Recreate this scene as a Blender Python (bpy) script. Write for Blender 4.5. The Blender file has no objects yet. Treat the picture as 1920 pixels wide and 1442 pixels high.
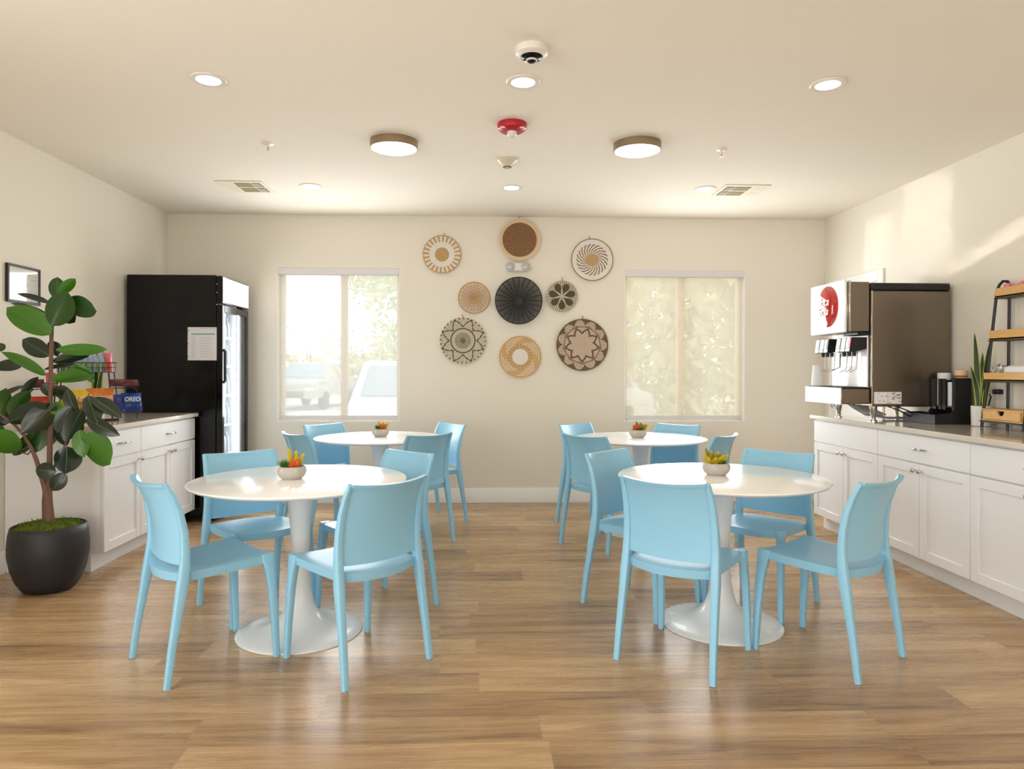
import bpy, math, random
from math import sin, cos, pi, radians, sqrt, atan2
from mathutils import Vector, Matrix
random.seed(7)
SC = bpy.context.scene
COL = SC.collection

# room measurements (metres); camera stands at x=0, y=0
XL, XR, YB, ZC, YF = -2.992, 3.335, 6.668, 2.749, -3.2
CAMH = 1.2705

# ------------------------------------------------------------------ helpers
def lin(c):
    return tuple(((v/255.)/12.92 if v/255. <= .04045 else ((v/255.+.055)/1.055)**2.4) for v in c)

def mat(name, rgb, rough=.5, metal=0., var=.04, scale=8., bump=0., bscale=60., emit=None, estr=0., spec=.5, coat=0., coatr=.05, stretch=None, trans=0., sss=0.):
    m = bpy.data.materials.new(name); m.use_nodes = True
    nt = m.node_tree; N = nt.nodes; L = nt.links
    b = N['Principled BSDF']
    c = lin(rgb)
    tc = N.new('ShaderNodeTexCoord')
    src = tc.outputs['Object']
    if stretch:
        mp = N.new('ShaderNodeMapping'); mp.inputs['Scale'].default_value = stretch
        L.new(src, mp.inputs['Vector']); src = mp.outputs['Vector']
    if var > 0:
        n = N.new('ShaderNodeTexNoise'); n.inputs['Scale'].default_value = scale; n.inputs['Detail'].default_value = 3
        L.new(src, n.inputs['Vector'])
        mx = N.new('ShaderNodeMix'); mx.data_type = 'RGBA'
        mx.inputs['A'].default_value = tuple(max(0, v*(1-var)) for v in c)+(1,)
        mx.inputs['B'].default_value = tuple(min(1, v*(1+var)) for v in c)+(1,)
        L.new(n.outputs['Fac'], mx.inputs['Factor']); L.new(mx.outputs['Result'], b.inputs['Base Color'])
    else:
        b.inputs['Base Color'].default_value = c+(1,)
    b.inputs['Roughness'].default_value = rough
    b.inputs['Metallic'].default_value = metal
    b.inputs['Specular IOR Level'].default_value = spec
    b.inputs['Coat Weight'].default_value = coat
    b.inputs['Coat Roughness'].default_value = coatr
    if trans: b.inputs['Transmission Weight'].default_value = trans
    if bump > 0:
        n2 = N.new('ShaderNodeTexNoise'); n2.inputs['Scale'].default_value = bscale; n2.inputs['Detail'].default_value = 4
        L.new(src, n2.inputs['Vector'])
        bp = N.new('ShaderNodeBump'); bp.inputs['Strength'].default_value = bump; bp.inputs['Distance'].default_value = .01
        L.new(n2.outputs['Fac'], bp.inputs['Height']); L.new(bp.outputs['Normal'], b.inputs['Normal'])
    if emit:
        b.inputs['Emission Color'].default_value = lin(emit)+(1,); b.inputs['Emission Strength'].default_value = estr
    return m

def attr_mat(name, rough=.8, bump=.0):
    m = bpy.data.materials.new(name); m.use_nodes = True
    nt = m.node_tree; N = nt.nodes; L = nt.links; b = N['Principled BSDF']
    a = N.new('ShaderNodeAttribute'); a.attribute_name = 'Col'
    n = N.new('ShaderNodeTexNoise'); n.inputs['Scale'].default_value = 220
    tc = N.new('ShaderNodeTexCoord'); L.new(tc.outputs['Object'], n.inputs['Vector'])
    mx = N.new('ShaderNodeMix'); mx.data_type = 'RGBA'; mx.blend_type = 'MULTIPLY'; mx.inputs['Factor'].default_value = .5
    L.new(a.outputs['Color'], mx.inputs['A']); L.new(n.outputs['Color'], mx.inputs['B'])
    hs = N.new('ShaderNodeMix'); hs.data_type = 'RGBA'; hs.inputs['Factor'].default_value = .35
    L.new(a.outputs['Color'], hs.inputs['A']); L.new(mx.outputs['Result'], hs.inputs['B'])
    L.new(hs.outputs['Result'], b.inputs['Base Color']); b.inputs['Roughness'].default_value = rough
    return m

class MB:
    def __init__(s): s.v = []; s.f = []; s.c = None
    def add(s, vs, fs):
        o = len(s.v); s.v += [tuple(p) for p in vs]; s.f += [tuple(i+o for i in f) for f in fs]; return s
    def box(s, c, d, ch=0., rz=0.):
        x, y, z = d[0]/2, d[1]/2, d[2]/2
        vs = []; fs = []
        if ch <= 0:
            vs = [(sx*x, sy*y, sz*z) for sx in (-1, 1) for sy in (-1, 1) for sz in (-1, 1)]
            fs = [(0, 1, 3, 2), (4, 6, 7, 5), (0, 4, 5, 1), (2, 3, 7, 6), (0, 2, 6, 4), (1, 5, 7, 3)]
        else:
            h = (x, y, z); idx = {}
            for sx in (-1, 1):
                for sy in (-1, 1):
                    for sz in (-1, 1):
                        for a in range(3):
                            sg = (sx, sy, sz)
                            p = [sg[k]*(h[k]-(0 if k == a else ch)) for k in range(3)]
                            idx[(sx, sy, sz, a)] = len(vs); vs.append(tuple(p))
            for a in range(3):
                b, c2 = (a+1) % 3, (a+2) % 3
                for sg in (-1, 1):
                    q = []
                    for (p1, p2) in ((-1, -1), (1, -1), (1, 1), (-1, 1)):
                        k = [0, 0, 0]; k[a] = sg; k[b] = p1; k[c2] = p2; q.append(idx[(k[0], k[1], k[2], a)])
                    fs.append(tuple(q if sg > 0 else q[::-1]))
                for s1 in (-1, 1):
                    for s2 in (-1, 1):   # edge along axis a
                        k0 = [0, 0, 0]; k1 = [0, 0, 0]
                        k0[a] = -1; k1[a] = 1; k0[b] = k1[b] = s1; k0[c2] = k1[c2] = s2
                        q = [idx[tuple(k0)+(b,)], idx[tuple(k1)+(b,)], idx[tuple(k1)+(c2,)], idx[tuple(k0)+(c2,)]]
                        fs.append(tuple(q if s1*s2 < 0 else q[::-1]))
            for sx in (-1, 1):
                for sy in (-1, 1):
                    for sz in (-1, 1):
                        q = [idx[(sx, sy, sz, a)] for a in range(3)]
                        fs.append(tuple(q if sx*sy*sz > 0 else q[::-1]))
        cr, sr = cos(rz), sin(rz)
        s.add([(c[0]+p[0]*cr-p[1]*sr, c[1]+p[0]*sr+p[1]*cr, c[2]+p[2]) for p in vs], fs); return s
    def lathe(s, prof, n=32, c=(0, 0, 0), cap=True, axis='Z'):
        vs = []; fs = []; m = len(prof)
        for j in range(n):
            a = 2*pi*j/n
            for (r, z) in prof:
                p = (r*cos(a), r*sin(a), z)
                if axis == 'Y': p = (p[0], -p[2], p[1])     # profile height points to -Y
                elif axis == 'X': p = (-p[2], p[0], p[1])   # profile height points to -X
                vs.append((c[0]+p[0], c[1]+p[1], c[2]+p[2]))
        for j in range(n):
            k = (j+1) % n
            for i in range(m-1):
                fs.append((j*m+i, k*m+i, k*m+i+1, j*m+i+1))
        if cap:
            if prof[0][0] > 1e-5: fs.append(tuple(j*m for j in range(n))[::-1])
            if prof[-1][0] > 1e-5: fs.append(tuple(j*m+m-1 for j in range(n)))
        s.add(vs, fs); return s
    def sweep(s, pts, secs, cap=True, up=None, sq=0):
        """sweep an elliptic / rounded-rectangular section along a polyline; secs=(half a, half b) per point"""
        P = [Vector(p) for p in pts]; n = len(P)
        if not isinstance(secs, list): secs = [secs]*n
        secs = [(q, q) if isinstance(q, (int, float)) else q for q in secs]
        K = 8 if not sq else 12
        ring = []
        if sq:
            for k in range(4):
                a0 = pi/2*k
                for t in (-.32, 0, .32):
                    a = a0+pi/4+t
                    # superellipse
                    ca, sa = cos(a), sin(a); e = 2./5.
                    ring.append((math.copysign(abs(ca)**e, ca), math.copysign(abs(sa)**e, sa)))
        else:
            ring = [(cos(2*pi*k/K), sin(2*pi*k/K)) for k in range(K)]
        vs = []; fs = []; prev = None
        for i in range(n):
            t = (P[min(i+1, n-1)]-P[max(i-1, 0)]).normalized()
            if up is not None: a = Vector(up)
            elif prev is None: a = Vector((0, 0, 1)) if abs(t.z) < .9 else Vector((1, 0, 0))
            else: a = prev
            a = (a-t*a.dot(t)).normalized(); b = t.cross(a); prev = a
            for (x, y) in ring:
                vs.append(tuple(P[i]+a*x*secs[i][0]+b*y*secs[i][1]))
        for i in range(n-1):
            for k in range(K):
                k2 = (k+1) % K
                fs.append((i*K+k, i*K+k2, (i+1)*K+k2, (i+1)*K+k))
        if cap:
            fs.append(tuple(range(K))[::-1]); fs.append(tuple((n-1)*K+k for k in range(K)))
        s.add(vs, fs); return s
    def grid(s, fn, nu, nv, closed_u=False):
        vs = [fn(i/nu, j/nv) for j in range(nv+1) for i in range(nu+1)]
        w = nu+1
        s.add(vs, [(j*w+i, j*w+i+1, (j+1)*w+i+1, (j+1)*w+i) for j in range(nv) for i in range(nu)]); return s
    def slab(s, ftop, fbot, nu, nv):
        w = nu+1; n = w*(nv+1)
        vs = [ftop(i/nu, j/nv) for j in range(nv+1) for i in range(w)]+[fbot(i/nu, j/nv) for j in range(nv+1) for i in range(w)]
        fs = []
        for j in range(nv):
            for i in range(nu):
                a = j*w+i
                fs.append((a, a+1, a+w+1, a+w)); fs.append((n+a, n+a+w, n+a+w+1, n+a+1))
        for i in range(nu):
            fs.append((i+1, i, n+i, n+i+1)); a = nv*w+i; fs.append((a, a+1, n+a+1, n+a))
        for j in range(nv):
            a = j*w; fs.append((a, a+w, n+a+w, n+a)); a = j*w+nu; fs.append((a+w, a, n+a, n+a+w))
        s.add(vs, fs); return s
    def prism(s, poly, lo, hi, axis='Y'):
        n = len(poly)
        def pt(p, h):
            return {'Y': (p[0], h, p[1]), 'X': (h, p[0], p[1]), 'Z': (p[0], p[1], h)}[axis]
        s.add([pt(p, lo) for p in poly]+[pt(p, hi) for p in poly],
              [tuple(range(n)), tuple(range(n, 2*n))[::-1]]+[(i, n+i, n+(i+1) % n, (i+1) % n) for i in range(n)]); return s
    def obj(s, name, m, parent=None, sharp=38, loc=None, fixn=True):
        me = bpy.data.meshes.new(name)
        me.from_pydata(s.v, [], s.f); me.update()
        if fixn:
            import bmesh
            bm = bmesh.new(); bm.from_mesh(me); bmesh.ops.recalc_face_normals(bm, faces=bm.faces); bm.to_mesh(me); bm.free()
        for p in me.polygons: p.use_smooth = True
        me.set_sharp_from_angle(angle=radians(sharp))
        if m: me.materials.append(m)
        o = bpy.data.objects.new(name, me); COL.objects.link(o)
        if parent: o.parent = parent
        if loc: o.location = loc
        return o

def tag(o, label, cat, group=None, kind=None):
    o['label'] = label; o['category'] = cat
    if group: o['group'] = group
    if kind: o['kind'] = kind
    return o
def thing(name, label, cat, loc=(0, 0, 0), rz=0., group=None):
    o = bpy.data.objects.new(name, None); COL.objects.link(o)
    o.location = loc; o.rotation_euler = (0, 0, rz); o.empty_display_size = .05
    return tag(o, label, cat, group)
def struct(o): o['kind'] = 'structure'; return o
def dup(root, loc, rz, label, group=None):
    r = root.copy(); COL.objects.link(r); r.location = loc; r.rotation_euler = (0, 0, rz); r['label'] = label
    if group: r['group'] = group
    for ch in list(root.children):
        c = ch.copy(); COL.objects.link(c); c.parent = r
        for g in list(ch.children):
            d = g.copy(); COL.objects.link(d); d.parent = c
    return r
def text(body, size, m, parent, loc, rot, shear=0., depth=.0008, name='lettering', sx=1.):
    cu = bpy.data.curves.new(name, 'FONT'); cu.body = body; cu.size = size; cu.extrude = depth; cu.shear = shear
    cu.align_x = 'CENTER'; cu.align_y = 'CENTER'
    t = bpy.data.objects.new('tmp', cu); COL.objects.link(t)
    bpy.context.view_layer.update()
    me = bpy.data.meshes.new_from_object(t.evaluated_get(bpy.context.evaluated_depsgraph_get()))
    bpy.data.objects.remove(t)
    me.name = name; me.materials.clear(); me.materials.append(m)
    o = bpy.data.objects.new(name, me); COL.objects.link(o); o.parent = parent; o.location = loc; o.rotation_euler = rot; o.scale = (sx, 1, 1)
    return o

# ------------------------------------------------------------------ materials
M = {}
M['wall'] = mat('cream_paint', (232, 226, 213), .85, var=.012, scale=2., bump=.05, bscale=180)
M['ceil'] = mat('ceiling_paint', (236, 229, 215), .9, var=.012, scale=1.5, bump=.05, bscale=160)
M['trim'] = mat('white_trim_paint', (238, 236, 232), .45, var=.01)
M['cab'] = mat('white_cabinet_paint', (238, 238, 240), .28, var=.008, coat=.3, coatr=.08)
M['gap'] = mat('dark_gap', (120, 118, 116), .8, var=.02)
M['quartz'] = mat('beige_quartz', (214, 206, 194), .12, var=.05, scale=40., coat=.4, coatr=.04)
M['chair'] = mat('light_blue_plastic', (146, 202, 231), .38, var=.012, scale=5., bump=.04, bscale=500, coat=.12, coatr=.25)
M['white'] = mat('white_laminate', (253, 253, 253), .2, var=.004, coat=.2, coatr=.08)
M['pedestal'] = mat('white_enamel', (236, 238, 240), .28, var=.01, coat=.2)
M['steel'] = mat('brushed_stainless', (134, 124, 113), .3, 1., var=.05, scale=3., stretch=(40, 40, 1.))
M['chrome'] = mat('polished_metal', (210, 205, 198), .14, 1., var=.02)
M['nickel'] = mat('brushed_nickel', (160, 142, 116), .36, .9, var=.08, scale=6., stretch=(1, 1, 20))
M['black'] = mat('black_gloss', (9, 9, 13), .16, var=.05, spec=.3)
M['blackm'] = mat('black_matte_plastic', (22, 22, 23), .45, var=.05)
M['rackblk'] = mat('black_powder_coat', (30, 24, 30), .4, var=.05)
M['bwhite'] = mat('bright_white_plastic', (250, 250, 250), .25, var=.004)
M['splash'] = mat('white_splash_panel', (250, 250, 250), .18, var=.004, coat=.5)
M['red'] = mat('glossy_red', (190, 14, 24), .08, var=.03, coat=1., coatr=.03)
M['redp'] = mat('red_alarm_plastic', (178, 20, 40), .3, var=.03)
M['device'] = mat('device_white', (228, 222, 214), .35, var=.01)
M['beigedev'] = mat('device_beige', (214, 202, 178), .3, var=.01)
M['lamp'] = mat('lit_diffuser', (255, 250, 240), .5, var=0., emit=(255, 244, 226), estr=11.)
M['lampf'] = mat('lit_acrylic', (255, 250, 240), .5, var=0., emit=(255, 246, 230), estr=9.)
M['bamboo'] = mat('bamboo', (222, 176, 112), .42, var=.16, scale=5., stretch=(18, 2.5, 30), bump=.03)
M['paper'] = mat('white_paper', (228, 230, 236), .3, var=.02, scale=12, coat=.5, coatr=.1)
M['teal'] = mat('teal_print', (96, 160, 172), .5, var=.1)
M['greyp'] = mat('grey_print', (150, 154, 164), .5, var=.1)
M['darkp'] = mat('dark_print', (84, 80, 90), .5, var=.1)
M['pot'] = mat('charcoal_pot', (34, 34, 38), .5, var=.08, scale=6., bump=.02)
M['soil'] = mat('dark_soil', (36, 30, 26), .95, var=.4, scale=60., bump=.8, bscale=80)
M['bark'] = mat('brown_bark', (114, 84, 68), .7, var=.2, scale=30., stretch=(1, 1, .3), bump=.4, bscale=60)
M['leafb'] = mat('bright_leaf', (62, 116, 24), .32, var=.18, scale=7., coat=.12)  # light painted into the greens: upturned leaves lit, the others shaded
M['leafm'] = mat('mid_leaf', (38, 78, 26), .3, var=.18, scale=7., coat=.15)
M['leafd'] = mat('dark_leaf', (30, 46, 30), .28, var=.2, scale=7., coat=.25, coatr=.15)
M['vein'] = mat('leaf_vein', (112, 140, 90), .5, var=.1)
M['moss'] = mat('green_moss', (92, 112, 22), .95, var=.45, scale=45., bump=1., bscale=90)
M['conc'] = mat('pale_concrete', (188, 182, 172), .75, var=.05, scale=20., bump=.1)
M['concl'] = mat('pale_groove', (222, 214, 202), .8, var=.03)
M['sgreen'] = mat('succulent_green', (72, 122, 36), .45, var=.25, scale=60)
M['syel'] = mat('succulent_yellow', (206, 178, 40), .45, var=.2, scale=60)
M['sora'] = mat('succulent_orange', (222, 104, 48), .45, var=.2, scale=60)
M['solv'] = mat('succulent_olive', (140, 132, 40), .45, var=.25, scale=60)
M['snake'] = mat('snake_leaf', (38, 62, 30), .4, var=.4, scale=20., stretch=(1, 1, 4))
M['snakey'] = mat('snake_leaf_edge', (176, 190, 50), .4, var=.15, scale=30)
M['whitepot'] = mat('white_ceramic', (232, 230, 226), .25, var=.01)
M['gold'] = mat('straw', (192, 148, 98), .8, var=.2, scale=80)
M['twine'] = mat('brown_twine', (120, 92, 60), .85, var=.2, scale=80)
M['blackw'] = mat('black_wicker', (24, 23, 23), .55, var=.2, scale=60)
M['weave'] = attr_mat('woven_fibre')
M['canvas'] = mat('natural_canvas', (226, 200, 168), .85, var=.05, scale=60)
M['hose'] = mat('grey_hose', (178, 173, 175), .35, var=.05)
M['glassy'] = mat('clear_wrap', (226, 226, 226), .12, var=.02, trans=.75)
M['paperroll'] = mat('soft_white_paper', (236, 236, 238), .8, var=.02, bump=.1)
M['pink'] = mat('pink_wrap', (226, 128, 150), .4, var=.3, scale=50)
M['beigecup'] = mat('beige_cup', (222, 190, 150), .5, var=.05)
M['brownb'] = mat('brown_band', (150, 92, 58), .5, var=.05)
M['yelbag'] = mat('yellow_bag', (236, 196, 40), .25, var=.2, scale=25)
M['orabag'] = mat('orange_bag', (216, 122, 36), .25, var=.3, scale=25)
M['redbag'] = mat('red_bag', (196, 50, 34), .25, var=.3, scale=30)
M['blubag'] = mat('blue_bag', (28, 62, 160), .22, var=.45, scale=22)
M['marbag'] = mat('dark_red_bag', (112, 40, 40), .25, var=.4, scale=35)
M['silbag'] = mat('silver_blue_bag', (156, 176, 200), .25, var=.3, scale=60)
M['cyanbag'] = mat('blue_stripe_wrap', (44, 110, 170), .25, var=.2)
M['greenb'] = mat('green_wrap', (112, 140, 60), .3, var=.4, scale=50)
M['pinkbag'] = mat('pink_red_wrap', (206, 90, 100), .3, var=.3, scale=60)
M['txtw'] = mat('white_ink', (250, 246, 240), .4, var=0)
M['txtr'] = mat('red_ink', (206, 44, 40), .4, var=0)
M['lblg'] = mat('green_label', (44, 120, 92), .3, var=.1)
M['lblo'] = mat('olive_label', (108, 136, 50), .3, var=.1)
M['lblr'] = mat('red_label', (222, 40, 60), .3, var=.1)
M['lblw'] = mat('white_label', (240, 236, 238), .3, var=.02)
M['lblb'] = mat('pale_blue_button', (190, 204, 222), .3, var=.02)
M['signlit'] = mat('lit_sign', (255, 255, 255), .3, var=0, emit=(255, 250, 236), estr=1.6)
M['led'] = mat('led_strip', (255, 255, 255), .3, var=0, emit=(236, 244, 255), estr=26.)
M['liner'] = mat('white_liner', (236, 240, 244), .3, var=.01)
M['valance'] = mat('grey_white_valance', (222, 218, 220), .5, var=.01)
M['vinyl'] = mat('vinyl_frame', (236, 226, 208), .4, var=.01)
M['vent'] = mat('vent_white', (232, 224, 206), .5, var=.01)
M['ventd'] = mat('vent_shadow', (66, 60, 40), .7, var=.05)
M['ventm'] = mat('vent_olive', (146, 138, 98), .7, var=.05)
M['clear'] = mat('clear_lens', (230, 228, 220), .08, var=.02, coat=1.)
M['lensgrey'] = mat('grey_lens', (176, 180, 178), .12, var=.1, scale=90, coat=1.)
M['frameblk'] = mat('dark_frame', (40, 32, 30), .35, var=.1)
M['mirror'] = mat('picture_glass', (214, 212, 206), .08, .0, var=.02, coat=1., coatr=.02)
M['ink'] = mat('faint_ink', (150, 146, 142), .6, var=.1)

def thin_glass():
    m = bpy.data.materials.new('thin_glass'); m.use_nodes = True
    nt = m.node_tree; N = nt.nodes; L = nt.links; N.clear()
    o = N.new('ShaderNodeOutputMaterial'); t = N.new('ShaderNodeBsdfTransparent'); g = N.new('ShaderNodeBsdfGlossy')
    g.inputs['Roughness'].default_value = .02
    fr = N.new('ShaderNodeLayerWeight'); fr.inputs['Blend'].default_value = .5
    no = N.new('ShaderNodeTexNoise'); no.inputs['Scale'].default_value = 2
    rp = N.new('ShaderNodeMapRange'); rp.inputs['To Min'].default_value = .95; rp.inputs['To Max'].default_value = 1.
    L.new(no.outputs['Fac'], rp.inputs['Value'])
    t.inputs['Color'].default_value = (.97, .98, .97, 1)
    pw = N.new('ShaderNodeMath'); pw.operation = 'POWER'; pw.inputs[1].default_value = 5.; L.new(fr.outputs['Facing'], pw.inputs[0])
    ad = N.new('ShaderNodeMath'); ad.operation = 'MULTIPLY_ADD'; ad.inputs[1].default_value = .7; ad.inputs[2].default_value = .03; L.new(pw.outputs[0], ad.inputs[0])
    mx = N.new('ShaderNodeMixShader'); L.new(ad.outputs[0], mx.inputs['Fac'])
    L.new(t.outputs[0], mx.inputs[1]); L.new(g.outputs[0], mx.inputs[2]); L.new(mx.outputs[0], o.inputs[0])
    L.new(rp.outputs[0], g.inputs['Color'])
    return m
M['glass'] = thin_glass()

def shade_mat(name, open_, rgb):
    m = bpy.data.materials.new(name); m.use_nodes = True
    nt = m.node_tree; N = nt.nodes; L = nt.links; N.clear()
    o = N.new('ShaderNodeOutputMaterial'); t = N.new('ShaderNodeBsdfTransparent')
    d = N.new('ShaderNodeBsdfDiffuse'); tl = N.new('ShaderNodeBsdfTranslucent')
    c = lin(rgb)+(1,)
    d.inputs['Color'].default_value = c; tl.inputs['Color'].default_value = c
    m1 = N.new('ShaderNodeMixShader'); m1.inputs['Fac'].default_value = .6
    L.new(d.outputs[0], m1.inputs[1]); L.new(tl.outputs[0], m1.inputs[2])
    tc = N.new('ShaderNodeTexCoord'); w = N.new('ShaderNodeTexWave'); w.inputs['Scale'].default_value = 60
    w.bands_direction = 'X'; L.new(tc.outputs['Object'], w.inputs['Vector'])
    mr = N.new('ShaderNodeMapRange'); mr.inputs['To Min'].default_value = 1-open_-.03; mr.inputs['To Max'].default_value = 1-open_+.03
    L.new(w.outputs['Fac'], mr.inputs['Value'])
    m2 = N.new('ShaderNodeMixShader'); L.new(mr.outputs[0], m2.inputs['Fac'])
    L.new(t.outputs[0], m2.inputs[1]); L.new(m1.outputs[0], m2.inputs[2]); L.new(m2.outputs[0], o.inputs[0])
    return m
M['shadeL'] = shade_mat('sheer_shade_fabric', .36, (250, 246, 240))
M['shadeR'] = shade_mat('cream_shade_fabric', .26, (250, 240, 222))

def floor_mat():
    m = bpy.data.materials.new('oak_vinyl_planks'); m.use_nodes = True
    nt = m.node_tree; N = nt.nodes; L = nt.links; b = N['Principled BSDF']
    def math_(op, a, b_=None):
        n = N.new('ShaderNodeMath'); n.operation = op
        for k, v in enumerate((a, b_)):
            if v is None: continue
            if isinstance(v, (int, float)): n.inputs[k].default_value = v
            else: L.new(v, n.inputs[k])
        return n.outputs[0]
    tc = N.new('ShaderNodeTexCoord'); sp = N.new('ShaderNodeSeparateXYZ'); L.new(tc.outputs['Object'], sp.inputs[0])
    x, y = sp.outputs['X'], sp.outputs['Y']
    yr = math_('DIVIDE', y, .182); row = math_('FLOOR', yr)
    wn = N.new('ShaderNodeTexWhiteNoise'); wn.noise_dimensions = '1D'; L.new(row, wn.inputs['W'])
    xs = math_('ADD', math_('DIVIDE', x, 1.22), math_('MULTIPLY', wn.outputs['Value'], 7.3)); idx = math_('FLOOR', xs)
    cv = N.new('ShaderNodeCombineXYZ'); L.new(row, cv.inputs[0]); L.new(idx, cv.inputs[1])
    w2 = N.new('ShaderNodeTexWhiteNoise'); w2.noise_dimensions = '2D'; L.new(cv.outputs[0], w2.inputs['Vector'])
    rnd = w2.outputs['Value']
    # grain coordinates, offset per plank
    gx = math_('ADD', math_('MULTIPLY', x, .9), math_('MULTIPLY', rnd, 31.)); gy = math_('ADD', math_('MULTIPLY', y, 9.), math_('MULTIPLY', rnd, 17.))
    gv = N.new('ShaderNodeCombineXYZ'); L.new(gx, gv.inputs[0]); L.new(gy, gv.inputs[1])
    n1 = N.new('ShaderNodeTexNoise'); n1.inputs['Scale'].default_value = 1.6; n1.inputs['Detail'].default_value = 5; n1.inputs['Roughness'].default_value = .62; n1.inputs['Distortion'].default_value = .5
    L.new(gv.outputs[0], n1.inputs['Vector'])
    gx2 = math_('MULTIPLY', gx, 2.); gy2 = math_('MULTIPLY', gy, 9.)
    gv2 = N.new('ShaderNodeCombineXYZ'); L.new(gx2, gv2.inputs[0]); L.new(gy2, gv2.inputs[1])
    n2 = N.new('ShaderNodeTexNoise'); n2.inputs['Scale'].default_value = 1.5; n2.inputs['Detail'].default_value = 3
    L.new(gv2.outputs[0], n2.inputs['Vector'])
    f = math_('ADD', math_('ADD', math_('MULTIPLY', n1.outputs['Fac'], .75), math_('MULTIPLY', n2.outputs['Fac'], .22)), math_('MULTIPLY', math_('SUBTRACT', rnd, .5), .2))
    cr = N.new('ShaderNodeValToRGB'); L.new(f, cr.inputs['Fac'])
    el = cr.color_ramp.elements
    el[0].position = .27; el[0].color = lin((124, 96, 68))+(1,)
    el[1].position = .72; el[1].color = lin((204, 172, 130))+(1,)
    e = el.new(.47); e.color = lin((170, 137, 99))+(1,)
    # seams
    fy = math_('ABSOLUTE', math_('SUBTRACT', math_('FRACT', yr), .5)); fx = math_('ABSOLUTE', math_('SUBTRACT', math_('FRACT', xs), .5))
    sm = math_('MAXIMUM', math_('GREATER_THAN', fy, .494), math_('GREATER_THAN', fx, .4991))
    mx = N.new('ShaderNodeMix'); mx.data_type = 'RGBA'; mx.blend_type = 'MULTIPLY'
    L.new(math_('MULTIPLY', sm, .3), mx.inputs['Factor']); L.new(cr.outputs['Color'], mx.inputs['A']); mx.inputs['B'].default_value = (.25, .2, .15, 1)
    L.new(mx.outputs['Result'], b.inputs['Base Color'])
    b.inputs['Roughness'].default_value = .27
    L.new(math_('ADD', math_('MULTIPLY', n2.outputs['Fac'], .16), .2), b.inputs['Roughness'])
    b.inputs['Specular IOR Level'].default_value = .5
    bp = N.new('ShaderNodeBump'); bp.inputs['Strength'].default_value = .06; bp.inputs['Distance'].default_value = .004
    L.new(n2.outputs['Fac'], bp.inputs['Height']); L.new(bp.outputs['Normal'], b.inputs['Normal'])
    return m
M['floor'] = floor_mat()

# ------------------------------------------------------------------ room shell
WX = [(-1.963, -.803), (1.366, 2.545)]          # window openings
WZ = (.775, 2.247)
WT = .16
struct(MB().box(((XL+XR)/2, (YB+YF)/2, -.05), (XR-XL+.4, YB-YF+.4, .1)).obj('floor', M['floor']))
struct(MB().box(((XL+XR)/2, (YB+YF)/2, ZC+.05), (XR-XL+.4, YB-YF+.4, .1)).obj('ceiling', M['ceil']))
struct(MB().box((XL-.08, (YB+YF)/2, ZC/2), (.16, YB-YF, ZC)).obj('wall_left', M['wall']))
struct(MB().box((XR+.08, (YB+YF)/2, ZC/2), (.16, YB-YF, ZC)).obj('wall_right', M['wall']))
struct(MB().box(((XL+XR)/2, YF-.08, ZC/2), (XR-XL+.32, .16, ZC)).obj('wall_front', M['wall']))
w = MB()
xs = [XL-.16, WX[0][0], WX[0][1], WX[1][0], WX[1][1], XR+.16]
for a, b, full in ((0, 1, 1), (1, 2, 0), (2, 3, 1), (3, 4, 0), (4, 5, 1)):
    cx = (xs[a]+xs[b])/2; dx = xs[b]-xs[a]
    if full: w.box((cx, YB+WT/2, ZC/2), (dx, WT, ZC))
    else:
        w.box((cx, YB+WT/2, WZ[0]/2), (dx, WT, WZ[0])); w.box((cx, YB+WT/2, (ZC+WZ[1])/2), (dx, WT, ZC-WZ[1]))
struct(w.obj('wall_back', M['wall']))
def base_prof(h=.137, t=.014): return [(0, 0), (t, 0), (t, h-.008), (t-.006, h), (0, h)]
struct(MB().prism([(YB-p[0], p[1]) for p in base_prof()], XL+.82, XR-.001, 'X').obj('baseboard_back', M['trim']))
struct(MB().prism([(XL+p[0], p[1]) for p in base_prof()], YF, 4.435, 'Y').obj('baseboard_left', M['trim']))

# door with casing on the right wall, beyond the worktop
d = struct(MB().box((XR-.004, 6.1, 1.015), (.008, .74, 2.03), .002).obj('door_1', M['trim']))
cs = MB()
cs.box((XR-.009, 5.69, 1.0635), (.018, .08, 2.127), .003).box((XR-.009, 6.51, 1.0635), (.018, .08, 2.127), .003).box((XR-.009, 6.1, 2.08), (.018, .74, .094), .003)
cs.obj('door_casing', M['trim'], d)
MB().lathe([(.0, .06), (.026, .058), (.028, .045), (.012, .03), (.012, .0), (.03, .0)], 16, (XR-.008, 6.4, .95), axis='X').obj('door_knob', M['chrome'], d)

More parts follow.
